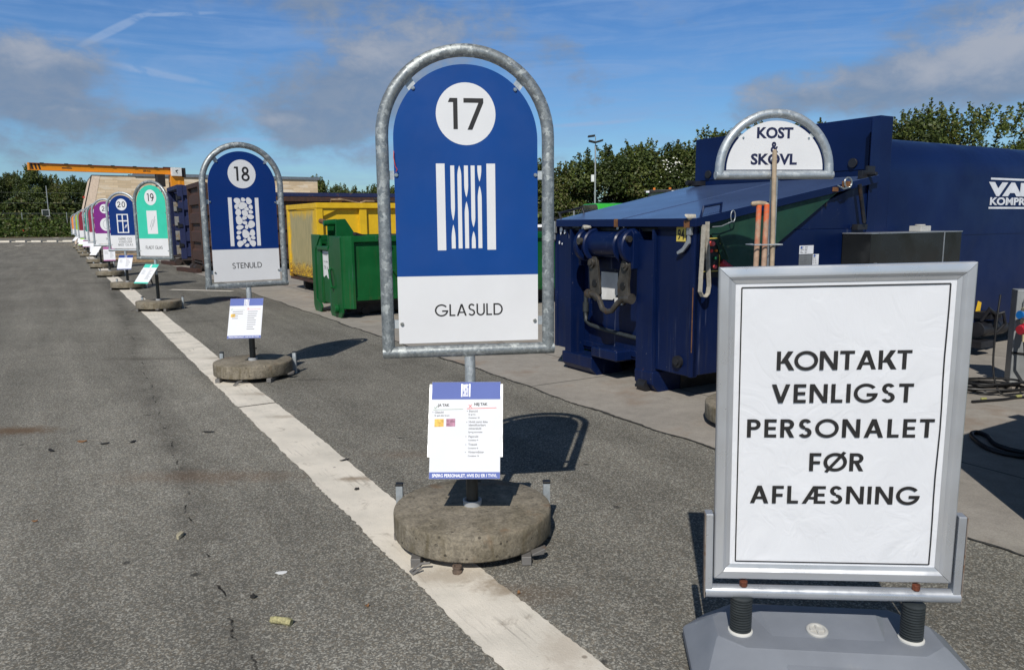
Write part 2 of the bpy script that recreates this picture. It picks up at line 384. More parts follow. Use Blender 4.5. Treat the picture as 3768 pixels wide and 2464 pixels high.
mat('wood_orange', (.40, .27, .19), .7, var=.3, vs=14, dirt=((.78, .12, .02), 1.0, 6))
mat('paper_white', (.75, .75, .74), .7)
mat('wood_scrap', (.36, .25, .15), .85, var=.35, vs=12)
mat('scrap_dark', (.02, .02, .022), .7)
mat('roof_metal', (.20, .225, .25), .45, metal=.4)
mat('render_pale', (.72, .57, .44), .85)
mat('crane_orange', (.80, .29, .008), .45, var=.06)
mat('dull_rust', (.24, .20, .17), .6, metal=.2, var=.3, vs=20, dirt=((.17, .075, .028), .6, 30))
mat('crane_dark', (.022, .017, .015), .6)
mat('crane_red', (.20, .03, .012), .55)
mat('box_white', (.74, .74, .72), .5)
mat('van_green', (.04, .42, .045), .3, var=.05, coat=.3); mat('van_dark', (.012, .035, .033), .12, coat=.5)
mat('glass_dark', (.008, .010, .012), .06, coat=.5); mat('cab_black', (.012, .012, .012), .4)
mat('glass_tint', (.03, .05, .055), .06, coat=.5)
mat('car_black', (.012, .012, .014), .2, coat=.5); mat('car_white', (.75, .75, .75), .3, coat=.4); mat('tail_red', (.5, .02, .02), .3)
mat('tyre', (.016, .016, .016), .8)
mat('fence_steel', (.36, .38, .38), .5, metal=.4); mat('fence_wire', (.22, .24, .22), .5, metal=.4)
mat('bark', (.085, .062, .042), .9, var=.3, vs=12, bump=.6, bs=30)
mat('flower_white', (.75, .74, .66), .8)
mat('tar_joint', (.045, .043, .038), .8, var=.4, vs=20, bump=.5, bs=60)
mat('wool_tuft', (.42, .385, .20), .95, var=.35, vs=60, bump=.9, bs=120)
mat('stone_pale', (.40, .36, .25), .9, var=.25, vs=60)
mat('dry_leaf', (.24, .12, .05), .8, var=.3, vs=40); mat('dark_scrap', (.022, .02, .018), .8)
mat('iron_cover', (.085, .055, .05), .8, var=.3, vs=14, bump=.6, bs=40)
mat('marker_red', (.55, .05, .03), .5)
mat('hedge_wall', (.11, .10, .085), .9, var=.3, vs=4)
mat('socket_cream', (.72, .62, .38), .45); mat('socket_blue', (.01, .16, .5), .4); mat('socket_red', (.5, .02, .04), .4)
mat('post_grey', (.30, .315, .32), .55, metal=.35, var=.15, vs=4, dirt=((.4, .41, .4), .2, 5))
mat('cable_tag', (.34, .34, .12), .7)
mat('grass_ground', (.05, .075, .02), .95, var=.4, vs=1.5)
mat('earth', (.085, .066, .035), .95, var=.4, vs=.8)

# ---------------------------------------------------------------- mesh builder
class MB:
    def __init__(s): s.v = []; s.f = []; s.m = []
    def add(s, vs, fs, m=0):
        o = len(s.v); s.v += [tuple(p) for p in vs]
        for f in fs: s.f.append(tuple(o+i for i in f)); s.m.append(m)
        return s
    def box(s, x0, x1, y0, y1, z0, z1, m=0):
        vs = [(x, y, z) for z in (z0, z1) for y in (y0, y1) for x in (x0, x1)]
        return s.add(vs, [(0, 2, 3, 1), (4, 5, 7, 6), (0, 1, 5, 4), (2, 6, 7, 3), (0, 4, 6, 2), (1, 3, 7, 5)], m)
    def hexa(s, b, t, m=0):
        """b, t: four points each, same winding"""
        return s.add(list(b)+list(t), [(3, 2, 1, 0), (4, 5, 6, 7)]+[(i, (i+1) % 4, 4+(i+1) % 4, 4+i) for i in range(4)], m)
    def prism(s, poly, ax, a, b, m=0):
        """poly 2-D; ax 'x': (y,z) extruded in x; 'y': (x,z); 'z': (x,y)"""
        def P(p, k): return {'x': (k, p[0], p[1]), 'y': (p[0], k, p[1]), 'z': (p[0], p[1], k)}[ax]
        n = len(poly)
        return s.add([P(p, a) for p in poly]+[P(p, b) for p in poly],
                     [tuple(range(n)), tuple(range(2*n-1, n-1, -1))]+[(i, (i+1) % n, n+(i+1) % n, n+i) for i in range(n)], m)
    def tube(s, pts, r, seg=10, closed=False, m=0, caps=True):
        P = [Vector(p) for p in pts]; n = len(P); rr = r if isinstance(r, (list, tuple)) else [r]*n
        T = []
        for i in range(n):
            if closed: d = (P[(i+1) % n]-P[i]).normalized()+(P[i]-P[i-1]).normalized()
            else: d = (P[min(i+1, n-1)]-P[i]).normalized()*(i < n-1)+(P[i]-P[max(i-1, 0)]).normalized()*(i > 0)
            T.append(d.normalized() if d.length > 1e-9 else Vector((0, 0, 1)))
        a = Vector((0, 0, 1)) if abs(T[0].z) < .9 else Vector((1, 0, 0))
        u = (a-T[0]*a.dot(T[0])).normalized(); vs = []
        for i in range(n):
            u = (u-T[i]*u.dot(T[i])).normalized(); w = T[i].cross(u)
            k = 1.0
            if 0 < i < n-1 or closed:
                d1 = (P[i]-P[i-1]).normalized(); c = max(.35, d1.dot(T[i])); k = 1/c
            for j in range(seg):
                an = 2*pi*j/seg
                e = u*cos(an)+w*sin(an)
                if k > 1.02:   # mitre
                    d1 = (P[i]-P[i-1]).normalized(); bi = (d1-T[i]*d1.dot(T[i]))
                    if bi.length > 1e-6: bi.normalize(); e = e+bi*(e.dot(bi)*(k-1))
                vs.append(P[i]+e*rr[i])
        fs = []
        for i in range(n if closed else n-1):
            i2 = (i+1) % n
            for j in range(seg): fs.append((i*seg+j, i*seg+(j+1) % seg, i2*seg+(j+1) % seg, i2*seg+j))
        if caps and not closed: fs += [tuple(range(seg-1, -1, -1)), tuple((n-1)*seg+j for j in range(seg))]
        return s.add(vs, fs, m)
    def cyl(s, p, q, r, r2=None, seg=16, m=0): return s.tube([p, q], [r, r if r2 is None else r2], seg, m=m)
    def lathe(s, prof, seg=32, m=0, c=(0, 0)):
        """profile [(r,z)...] about z"""
        vs = []; n = len(prof)
        for r, z in prof:
            for j in range(seg): vs.append((c[0]+r*cos(2*pi*j/seg), c[1]+r*sin(2*pi*j/seg), z))
        fs = [(i*seg+j, i*seg+(j+1) % seg, (i+1)*seg+(j+1) % seg, (i+1)*seg+j) for i in range(n-1) for j in range(seg)]
        fs += [tuple(range(seg-1, -1, -1)), tuple((n-1)*seg+j for j in range(seg))]
        return s.add(vs, fs, m)
    def poly(s, pts, m=0): return s.add(pts, [tuple(range(len(pts)))], m)
    def build(s, name, mats, parent=None, bevel=0.0, smooth=True, angle=35, flat=False, loc=None, seg=2):
        me = bpy.data.meshes.new(name)
        me.from_pydata([tuple(p) for p in s.v], [], s.f)
        for k in ([mats] if isinstance(mats, str) else mats): me.materials.append(MATS[k])
        me.polygons.foreach_set('material_index', s.m)
        if not flat:
            bm = bmesh.new(); bm.from_mesh(me); bmesh.ops.recalc_face_normals(bm, faces=bm.faces); bm.to_mesh(me); bm.free()
        me.update()
        if smooth and not flat:
            me.shade_smooth(); me.set_sharp_from_angle(angle=R(angle))
        o = bpy.data.objects.new(name, me); COL.objects.link(o)
        if parent is not None: o.parent = parent
        if loc: o.location = loc
        if bevel:
            bv = o.modifiers.new('bevel', 'BEVEL'); bv.width = bevel; bv.segments = seg; bv.limit_method = 'ANGLE'; bv.angle_limit = R(40)
            bv.harden_normals = True
        return o

def tag(o, label=None, cat=None, group=None, kind=None):
    if label: o['label'] = label
    if cat: o['category'] = cat
    if group: o['group'] = group
    if kind: o['kind'] = kind
    return o
def thing(name, label, cat, loc=(0, 0, 0), rz=0.0, group=None):
    o = bpy.data.objects.new(name, None); COL.objects.link(o)
    o.location = loc; o.rotation_euler = (0, 0, rz); o.empty_display_size = .2
    return tag(o, label, cat, group)
def kids(o): return [c for c in bpy.data.objects if c.parent is o]
def copy_tree(o, parent=None):
    c = o.copy(); COL.objects.link(c); c.parent = parent
    for ch in kids(o): copy_tree(ch, c)
    return c

# ---------------------------------------------------------------- lettering
def arc(cx, cy, rx, ry, a0, a1, w, n=None):
    n = n or max(6, int(abs(a1-a0)/9)); out = []
    P = []
    for i in range(n+1):
        a = R(a0+(a1-a0)*i/n); P.append(((cx+(rx+w/2)*cos(a), cy+(ry+w/2)*sin(a)), (cx+(rx-w/2)*cos(a), cy+(ry-w/2)*sin(a))))
    for i in range(n): out.append([P[i][0], P[i+1][0], P[i+1][1], P[i][1]])
    return out
def rct(x0, y0, x1, y1): return [[(x0, y0), (x1, y0), (x1, y1), (x0, y1)]]
def dia(x0, x1, hw, y0=0., y1=1.): return [[(x0, y0), (x0+hw, y0), (x1+hw, y1), (x1, y1)]]
def glyph(ch, w):
    """geometric sans capital / digit: list of strokes (each a list of quads), advance width; cap height 1"""
    h = w*1.12; S = []
    def ring(cx, cy, rx, ry): return arc(cx, cy, rx-w/2, ry-w/2, 0, 360, w, 44)
    if ch == 'O': return [ring(.5, .5, .52, .515)], 1.0
    if ch == 'Ø': return [ring(.5, .5, .52, .515), [[(.03, -.02), (.03+h*.75, -.09), (.97, 1.02), (.97-h*.75, 1.09)]]], 1.0
    if ch == 'K': return [rct(0, 0, w, 1), dia(w*.75, .44, h*1.2, .36, 1), dia(.50, .215, h*1.2, 0, .60)], .64
    if ch == 'N': return [rct(0, 0, w, 1), rct(.72-w, 0, .72, 1), dia(.72-h, 0, h)], .72
    if ch == 'T': return [rct(0, 1-w, .58, 1), rct(.29-w/2, 0, .29+w/2, 1-w)], .58
    if ch == 'A': return [dia(0, .39-h/2, h), dia(.78-h, .39-h/2, h), rct(.16, .24, .62, .24+w*.9)], .78
    if ch == 'V': return [dia(.375-h/2, 0, h), dia(.375-h/2, .75-h, h)], .75
    if ch == 'E': return [rct(0, 0, w, 1), rct(w, 0, .5, w), rct(w, 1-w, .5, 1), rct(w, .5-w/2, .47, .5+w/2)], .5
    if ch == 'F': return [rct(0, 0, w, 1), rct(w, 1-w, .48, 1), rct(w, .47-w/2, .44, .47+w/2)], .48
    if ch == 'L': return [rct(0, 0, w, 1), rct(w, 0, .46, w)], .46
    if ch == 'I': return [rct(0, 0, w, 1)], w
    if ch == 'D': return [rct(0, 0, w, 1), rct(w, 0, .3, w), rct(w, 1-w, .3, 1), arc(.3, .5, .44-w/2, .5-w/2, -90, 90, w)], .74
    if ch == 'P': return [rct(0, 0, w, 1), rct(w, 1-w, .29, 1), rct(w, .42, .29, .42+w), arc(.29, .71, .27-w/2, .29-w/2, -90, 90, w)], .56
    if ch == 'R': return [rct(0, 0, w, 1), rct(w, 1-w, .29, 1), rct(w, .43, .29, .43+w), arc(.29, .715, .27-w/2, .285-w/2, -90, 90, w), dia(.58-h, .20, h, 0, .46)], .58
    if ch == 'G': return [arc(.5, .5, .52-w/2, .515-w/2, 38, 360, w, 40), rct(.54, .5-w, .98+.02, .5)], 1.0
    if ch == 'S': return [arc(.28, .735, .25-w/2, .28-w/2, 25, 270, w), arc(.28, .265, .27-w/2, .28-w/2, 90, -155, w)], .55
    if ch == 'U': return [rct(0, .33, w, 1), rct(.66-w, .33, .66, 1), arc(.33, .33, .33-w/2, .345-w/2, 180, 360, w)], .66
    if ch == 'M': return [dia(0, .07, w), dia(.88-w, .81-w, w), dia(.44-h/2, .07, h*.95), dia(.44-h/2, .81-h*.95, h*.95)], .88
    if ch == 'Æ': return [dia(0, .5-w*.3, h), rct(.21, .24, .52, .24+w*.9), rct(.5, 0, .5+w, 1), rct(.5+w, 0, .98, w), rct(.5+w, 1-w, .98, 1), rct(.5+w, .5-w/2, .94, .5+w/2)], .98
    if ch == '1': return [rct(.17, 0, .17+w, 1), [[(0, 1-w*.92), (.17, 1-w*.92), (.17, 1), (.06, 1)]]], .17+w
    if ch == '7': return [rct(0, 1-w, .66, 1), dia(.12, .66-h, h, -.015, 1-w*.99)], .66
    if ch == '8': return [ring(.3, .745, .245, .27), ring(.3, .27, .295, .285)], .6
    if ch == '9': return [ring(.3, .69, .30, .325), dia(.17, .50, h*1.05, 0, .55)], .6
    if ch == '0': return [ring(.32, .5, .32, .515)], .64
    if ch == '2': return [arc(.29, .70, .29-w/2, .315-w/2, 172, -32, w), dia(0, .42, h*1.25, w*.95, .58), rct(0, 0, .6, w)], .6
    return [], .35
def letters(mb, txt, cx, z0, H, w=.15, y=0.0, width=None, gap=.2, m=0, sx=1.0):
    """stroke lettering on the local xz plane, facing -y; every stroke 0.05 mm proud of the last"""
    gl = [glyph(c, w) for c in txt]; tot = sum(a*(.92 if sx > 1.1 and a > .99 else 1.0) for _, a in gl); n = len(txt)
    if width and n > 1: gap = (width/H/sx-tot)/(n-1)
    x = cx/H/sx-(tot+gap*(n-1))/2; k = 0
    for g, a in gl:
        rd = .92 if sx > 1.1 and a > .99 else 1.0
        for st in g:
            k += 1; yy = y-(k % 5)*.00006
            for q in st: mb.add([((x+p[0]*rd)*H*sx, yy, z0+p[1]*H) for p in q], [(0, 1, 2, 3)], m)
        x += a*rd+gap
def font(mb, txt, x, z, size, y=0.0, align='LEFT', bold=0.0, m=0, width=None, sx=1.0):
    cu = bpy.data.curves.new('t', 'FONT'); cu.body = txt; cu.size = size; cu.align_x = align; cu.offset = bold; cu.resolution_u = 3
    o = bpy.data.objects.new('t', cu); COL.objects.link(o)
    me = bpy.data.meshes.new_from_object(o.evaluated_get(bpy.context.evaluated_depsgraph_get()))
    k = sx
    if width:
        xs = [v.co.x for v in me.vertices]; k = width/(max(xs)-min(xs))
    mb.add([(x+v.co.x*k, y, z+v.co.y) for v in me.vertices], [tuple(p.vertices) for p in me.polygons], m)
    bpy.data.objects.remove(o); bpy.data.curves.remove(cu); bpy.data.meshes.remove(me)

# ================================================================ SETTING
def sheet(name, pts, m, z, kind='structure', label=None):
    o = MB().poly([(p[0], p[1], z) for p in pts]).build(name, m, flat=True)
    return tag(o, label, None, None, kind)
sheet('ground', [(-700, -500), (700, -500), (700, 900), (-700, 900)], 'grass_ground', -.03)
sheet('asphalt_yard', [rc(-60, -40), rc(45, -40), rc(45, 118.5), rc(-60, 118.5)], 'asphalt', 0.0)
rnd = random.Random(5)
# concrete apron under the containers with its uneven front edge
def wob(t, k=1.0): return .018*sin(t*2.1)+.013*sin(t*5.3+1)+.008*sin(t*11.7)*k
ed = []
t = -8.0
while t < 64: ed.append(rc(3.84+wob(t), t)); t += .35 if t < 20 else 1.5
sheet('concrete_apron', ed+[rc(30, 64), rc(30, -8)], 'yard_concrete', .004)
b = MB(); t = -6.0; L = []
while t < 40:
    c = 3.84+wob(t)-.006+rnd.uniform(-.006, .006); w = max(.003, .004+.011*abs(sin(t*2.3)*sin(t*.9+1))+.008*rnd.random()**2)
    L.append((c, w, t)); t += .035 if t < 9 else (.1 if t < 16 else .5)
for (c, w, t), (c2, w2, t2) in zip(L, L[1:]):
    b.poly([rc(c-w, t, .0065), rc(c+w*.8, t, .0065), rc(c2+w2*.8, t2, .0065), rc(c2-w2, t2, .0065)])
tag(b.build('joint_seam', 'tar_joint', flat=True), kind='structure')
# the broad white line in three lengths, with a ragged edge
b = MB()
for t0, t1 in ((-3, 6.74), (6.775, 12.07), (12.1, 63)):
    t = t0; A = []
    while t < t1:
        A.append((1.252+rnd.uniform(-.006, .006)+.004*sin(t*7), 1.572+rnd.uniform(-.005, .005)+.008*sin(t*1.3), t)); t += .022 if t < 4.5 else (.05 if t < 12 else .6)
    A.append((1.252, 1.572, t1))
    for (a, c, t), (a2, c2, t2) in zip(A, A[1:]):
        # worn notch where the stand was dragged over the line
        for q in (0,):
            b.poly([rc(a, t, .004), rc(c, t, .004), rc(c2, t2, .004), rc(a2, t2, .004)])
tag(b.build('lane_line', 'road_paint', flat=True), kind='structure')
b = MB()
def bar(s0, t0, s1, t1, w):
    p, q = Vector(rc(s0, t0, .004)), Vector(rc(s1, t1, .004)); d = (q-p).normalized(); n = Vector((-d.y, d.x, 0))*w/2
    b.poly([p-n, q-n, q+n, p+n])
bar(-.2, 113, .4, 118, .35); bar(-2.8, 72, -2.3, 75.5, .25); bar(2.3, 104, 2.6, 106, .5)
bar(4.3, 19.9, 5.3, 20.7, .16) if False else None
tag(b.build('bay_marking', 'road_paint', flat=True), kind='structure')
# pale stroke of paint behind the second stands
b = MB(); bar(2.35, 20.3, 3.55, 18.9, .16); tag(b.build('short_marking', 'road_paint', flat=True), kind='structure')
b = MB()
def kerbstone(s0, t0, s1, t1, h, w_):
    p, q = Vector(rc(s0, t0)), Vector(rc(s1, t1)); d = (q-p).normalized(); n = Vector((-d.y, d.x, 0))*w_/2; up = Vector((0, 0, h))
    b.hexa([p-n, q-n, q+n, p+n], [p-n+up, q-n+up, q+n+up, p+n+up])
kerbstone(-14, 96.2, 1.2, 86.6, .06, .2)
for k in range(9): kerbstone(-9.9+k*1.32, 92.9-k*.835, -9.1+k*1.32, 92.4-k*.835, .17, .3)
tag(b.build('kerb', 'road_paint', smooth=False), kind='structure')
# bank behind the yard
b = MB(); cs = [-70+i*5 for i in range(34)]; prof = [(118.5, 0), (119.2, .12), (121.5, 1.0), (125, 2.3), (130, 3.0), (160, 3.2), (260, 3.2)]
g = [[rc(s_, t_+sin(s_*.4)*.3*(t_ > 119), z_+.25*sin(s_*.3+t_)*(t_ > 120)) for t_, z_ in prof] for s_ in cs]
for i in range(len(cs)-1):
    for j in range(len(prof)-1): b.add([g[i][j], g[i+1][j], g[i+1][j+1], g[i][j+1]], [(0, 1, 2, 3)])
tag(b.build('earth_bank', 'earth', flat=False), kind='structure')

# manhole cover
o = MB().lathe([(.36, .001), (.36, .008), (.31, .009), (.30, .006), (.02, .006)], 40).build('manhole_cover', 'iron_cover', loc=rc(4.2-.95, 17.1))
o.location = rc(3.15, 16.9)
tag(o, 'round rusty iron manhole cover in the asphalt behind the teal sign', 'manhole cover')

# ================================================================ SIGNS
SW = .394        # tube centreline half width
ZB, ZS = .975, 1.996
def frame_path(n=28):
    p = [(-SW, 0, ZB), (-SW, 0, 1.3), (-SW, 0, 1.65)]
    p += [(SW*cos(pi-pi*i/n), 0, ZS+SW*sin(pi-pi*i/n)) for i in range(n+1)]
    return p+[(SW, 0, 1.65), (SW, 0, 1.3), (SW, 0, ZB)]
BW = .342; BZ0, BZ1 = 1.018, 1.985
def arch(n=40, k=1.0): return [(BW*k*cos(pi*i/n), BZ1+BW*k*sin(pi*i/n)) for i in range(n+1)]
def stones(b, y):
    r = random.Random(12)
    pts = [(-.062, 1.83, .034, .036), (-.002, 1.845, .026, .020), (.055, 1.832, .033, .034), (-.012, 1.785, .044, .040), (-.075, 1.775, .020, .027), (.072, 1.772, .020, .026),
           (.028, 1.752, .022, .023), (-.058, 1.718, .034, .033), (.068, 1.722, .026, .020), (.008, 1.708, .034, .034), (.063, 1.672, .037, .026), (-.055, 1.638, .037, .046),
           (.0, 1.66, .024, .022), (.002, 1.612, .026, .020), (.068, 1.595, .034, .045), (.018, 1.57, .020, .024), (-.052, 1.565, .037, .026), (.073, 1.508, .032, .033),
           (-.064, 1.512, .025, .020), (.004, 1.498, .042, .043), (-.07, 1.462, .021, .026), (.078, 1.458, .024, .020), (.036, 1.445, .020, .024), (-.012, 1.425, .020, .024),
           (-.056, 1.40, .034, .034), (.012, 1.382, .026, .017), (.072, 1.402, .034, .035)]
    for x, z, rx, rz in pts:
        ph = r.uniform(0, 6); P = []
        for i in range(14):
            a = 2*pi*i/14; k = 1+.10*sin(2*a+ph)+.07*sin(3*a+ph*2)
            P.append((x+rx*.97*k*cos(a), y, z*1+.0+rz*.97*k*sin(a)))
        b.poly(P)
def strand(b, y, x, z0, z1, tb=.0, tt=.0, w=.0165):
    """vertical fibre tapering to a point over tb at the bottom / tt at the top"""
    L, Rr = [], []
    n = 10
    def half(z):
        k = 1.0
        if tb and z < z0+tb: k = min(k, sin((z-z0)/tb*pi/2)**.8 if z > z0 else 0)
        if tt and z > z1-tt: k = min(k, sin((z1-z)/tt*pi/2)**.8 if z < z1 else 0)
        return w/2*k
    zs = sorted(set([z0, z1]+[z0+tb*i/n for i in range(n+1)]+[z1-tt*i/n for i in range(n+1)]))
    for za, zb_ in zip(zs, zs[1:]):
        a, c = half(za), half(zb_)
        b.add([(x-a, y, za), (x+a, y, za), (x+c, y, zb_), (x-c, y, zb_)], [(0, 1, 2, 3)])
def rect_xz(b, x0, x1, z0, z1, y, m=0): b.add([(x0, y, z0), (x1, y, z0), (x1, y, z1), (x0, y, z1)], [(0, 1, 2, 3)], m)
def icon(kind, b, y):
    if kind == 'fibre':
        rect_xz(b, -.146, -.105, 1.466, 1.874, y); rect_xz(b, .094, .136, 1.466, 1.874, y)
        Z0, Z1 = 1.474, 1.865; w = .019
        xs = [-.069, -.036, -.004, .028, .060]
        strand(b, y, xs[0], 1.607, Z1, tb=.07, w=w); strand(b, y, xs[0], Z0, 1.588, tt=.07, w=w)
        strand(b, y, xs[1], Z0, Z1, tt=.05, w=w)
        strand(b, y, xs[2], 1.716, Z1, tb=.06, w=w); strand(b, y, xs[2], Z0, 1.697, tt=.06, w=w)
        strand(b, y, xs[3], 1.575, Z1, tb=.05, w=w); strand(b, y, xs[3], Z0, 1.556, tt=.05, w=w)
        strand(b, y, xs[4], 1.79, Z1, tb=.06, w=w); strand(b, y, xs[4], Z0, 1.77, tt=.06, w=w)
    if kind == 'stone':
        rect_xz(b, -.155, -.117, 1.375, 1.865, y); rect_xz(b, .117, .155, 1.375, 1.865, y); stones(b, y)
    if kind == 'pane':
        rect_xz(b, -.12, .12, 1.43, 1.86, y)
    if kind == 'window':
        for x0, x1, z0, z1 in ((-.15, .15, 1.40, 1.425), (-.15, .15, 1.845, 1.87), (-.15, -.122, 1.425, 1.845), (.122, .15, 1.425, 1.845), (-.014, .014, 1.425, 1.845), (-.122, -.014, 1.685, 1.715), (.014, .122, 1.685, 1.715)):
            rect_xz(b, x0, x1, z0, z1, y)
        for k in range(3):
            x = .035+.02*k; z = 1.52+.008*k
            b.add([(x, y, z), (x+.010, y, z), (x+.05, y, z+.085), (x+.04, y, z+.085)], [(0, 1, 2, 3)])
    if kind == 'plate':
        n = 32
        b.poly([(.02+.19*cos(2*pi*i/n), y, 1.62+.20*sin(2*pi*i/n)) for i in range(n)])
    if kind == 'box':
        rect_xz(b, -.13, .10, 1.50, 1.66, y); rect_xz(b, -.05, .06, 1.67, 1.75, y)
    if kind == 'block':
        rect_xz(b, -.10, .10, 1.55, 1.68, y)
def info_text17(b, bi, y):
    U = lambda x: (x-615)/497*.344
    V = lambda z: (805-z)/697*.479
    def tx(s, x, z, cap, m=0, bold=0): font(b, s, U(x), V(z)-cap/2, cap/.727, y, bold=bold+.00025, m=m)
    tx('JA TAK', 420, 286, .0125, 0, .0004); tx('NEJ TAK', 673, 280, .0125, 0, .0004)
    tx('Glasuld', 397, 337, .0105, 1); tx('Er gult eller brunt', 397, 361, .0072, 2)
    for s, z, big in (('Stenuld', 330, 1), ('Er grønt', 354, 0), ('Container 18', 378, 0), ('Hvidt samt ikke', 407, 1), ('identificerbart', 430, 1), ('mineraluld', 454, 1), ('Spørg personalet', 480, 0),
                      ('Papiruld', 511, 1), ('Container 9', 537, 0), ('Træuld', 567, 1), ('Container 8', 593, 0), ('Vintermåtter', 620, 1), ('Container 16', 647, 0)):
        tx(s, 637 if big else 635, z, .0105 if big else .0072, 1 if big else 2)
    for x, z in ((385, 338), (626, 331), (624, 410), (620, 512), (620, 569), (618, 622)):
        n = 8; b.poly([(U(x)+.0022*cos(2*pi*i/n), y, V(z)+.0022*sin(2*pi*i/n)) for i in range(n)], 1)
def generic_text(b, y, w, h, seed):
    r = random.Random(seed)
    for x0 in (-w*.40, w*.06):
        for k in range(9 if x0 > 0 else 4):
            z = h*.66-k*h*.055; ln = w*r.uniform(.16, .32)
            rect_xz(b, x0, x0+ln, z, z+h*.014, y, 2)
def disc_base(root, seed):
    r = random.Random(seed)
    prof = [(.370, .047), (.394, .049), (.398, .056), (.399, .160), (.3965, .171), (.388, .1775), (.2, .1785), (.04, .179)]
    o = MB().lathe(prof, 64).build('concrete_base', 'cast_concrete', root, angle=60)
    return o
FEET = [(-.245, -.335), (.275, -.305)]
def sign(no, lines, colour, ic, loc, yaw, panel, label, header='header_white', seed=0, textw=None, detail=2, base_yaw=0.0, group='numbered waste sorting signs along the white line'):
    root = thing('waste_sign', label, 'sign', (loc[0], loc[1], 0), yaw, group)
    # tube frame: one bent hoop mitred to the bottom bar
    b = MB(); b.tube(frame_path(), .030, 18 if detail > 1 else 12)
    b.tube([(-SW-.0285, 0, ZB), (SW+.0285, 0, ZB)], .0292, 18 if detail > 1 else 12)
    b.build('tube_frame', 'galvanised' if detail > 1 else 'galvanised_smooth', root, angle=50)
    b = MB(); b.cyl((0, 0, .66), (0, 0, .948), .0262, seg=20); b.build('upper_pole', 'galvanised_smooth', root)
    b = MB(); b.cyl((0, 0, .175), (0, 0, .665), .0305, seg=20); b.cyl((.028, 0, .30), (.046, 0, .30), .006, seg=8); b.cyl((.028, 0, .60), (.046, 0, .60), .006, seg=8)
    b.build('pole_sleeve', 'pole_sleeve', root)
    # board
    A = arch(); b = MB(); yf, yb = -.003, .002
    up = [(BW, 1.343), *A, (-BW, 1.343)]
    lo = [(-BW, BZ0), (BW, BZ0), (BW, 1.343), (-BW, 1.343)]
    b.poly([(x, yf, z) for x, z in reversed(up)], 0); b.poly([(x, yf, z) for x, z in lo], 1)
    out = [(-BW, BZ0), (BW, BZ0)]+A
    b.poly([(x, yb, z) for x, z in out], 2)
    n = len(out)
    for i in range(n):
        p, q = out[i], out[(i+1) % n]; b.add([(p[0], yf, p[1]), (q[0], yf, q[1]), (q[0], yb, q[1]), (p[0], yb, p[1])], [(0, 1, 2, 3)], 2)
    board = b.build('sign_board', [colour, 'sign_white', 'sign_back'], root, smooth=False)
    y = -.0036
    b = MB(); n = 48; b.poly([(.141*cos(2*pi*i/n), y, 2.102+.143*sin(2*pi*i/n)) for i in range(n)]); nd = b.build('number_disc', 'sign_white', board, flat=True)
    if no:
        b = MB(); letters(b, no, 0, 2.032, .142, w=.145, y=y-.0006, gap=.20); b.build('number', 'ink', nd, flat=True)
    b = MB(); icon(ic, b, y); pic = b.build('pictogram', 'sign_white', board, flat=True)
    if ic == 'pane':
        b = MB()
        for k, (x0, z0, z1) in enumerate(((-.062, 1.55, 1.70), (-.045, 1.50, 1.76), (.005, 1.56, 1.70))):
            b.add([(x0, y-.0006, z0), (x0+.009, y-.0006, z0), (x0+.009+.45*(z1-z0), y-.0006, z1), (x0+.45*(z1-z0), y-.0006, z1)], [(0, 1, 2, 3)])
        b.build('glint_lines', 'line_grey', board, flat=True)
    if ic == 'plate':
        b = MB(); n = 40
        for i in range(n):
            a, c = 2*pi*i/n, 2*pi*(i+1)/n
            b.add([(.03+rr*cos(q)*.72, y-.0006, 1.62+rr*sin(q)) for rr, q in ((.135, a), (.135, c), (.148, c), (.148, a))], [(0, 1, 2, 3)])
        b.build('plate_ring', 'line_grey', board, flat=True)
    if lines:
        k = len(lines); H = .058 if k == 1 else .054
        zc = 1.176 if k == 1 else 1.182
        for i, s in enumerate(lines):
            b = MB(); letters(b, s, 0.0 if k == 1 else .03, zc-H/2+(k-1)/2*.0735-i*.0735, H, w=.125, y=y, gap=.2, width=(textw or {}).get(s), sx=1.08)
            b.build('lettering', 'ink', board, flat=True)
    # clips that hold the board to the tube
    CL = [(-.244, 2.216, -.274, 2.262), (.236, 2.216, .268, 2.262), (-.332, 1.82, -.372, 1.82), (.332, 1.82, .372, 1.82), (-.326, 1.114, -.372, 1.114), (.326, 1.114, .372, 1.114)]
    for x, z, x2, z2 in CL:
        d = Vector((x2-x, 0, z2-z)); d.normalize(); nn = Vector((-d.z, 0, d.x))*.021
        p, q = Vector((x, 0, z))-d*.02, Vector((x2, 0, z2))
        b = MB(); b.hexa([p-nn+Vector((0, .0025, 0)), q-nn+Vector((0, .0025, 0)), q+nn+Vector((0, .0025, 0)), p+nn+Vector((0, .0025, 0))],
                         [p-nn+Vector((0, .0065, 0)), q-nn+Vector((0, .0065, 0)), q+nn+Vector((0, .0065, 0)), p+nn+Vector((0, .0065, 0))])
        c = b.build('clip', 'galvanised_smooth', root, smooth=False)
        if detail > 0:
            b = MB(); b.cyl((x, -.003, z), (x, -.010, z), .0105, .008, 12); b.cyl((x, -.010, z), (x, -.013, z), .005, .005, 8); b.build('bolt', 'bolt_steel', c)
    # foot
    disc_base(root, seed)
    b = MB(); b.lathe([(.034, .176), (.046, .178), (.048, .206), (.043, .208), (.034, .200)], 28); b.build('collar', 'collar_plastic', root)
    rot = lambda x, y_: (x*cos(base_yaw)-y_*sin(base_yaw), x*sin(base_yaw)+y_*cos(base_yaw))
    def ex(b, x0, x1, y0, y1, z0, z1):
        c = [rot(x0, y0), rot(x1, y0), rot(x1, y1), rot(x0, y1)]
        b.hexa([(*p, z0) for p in c], [(*p, z1) for p in c])
    b = MB()
    for x in (-.26, .26):
        ex(b, x-.023, x+.023, -.335, .30, .003, .046)
    ex(b, -.40, .40, -.03, .03, .010, .044)
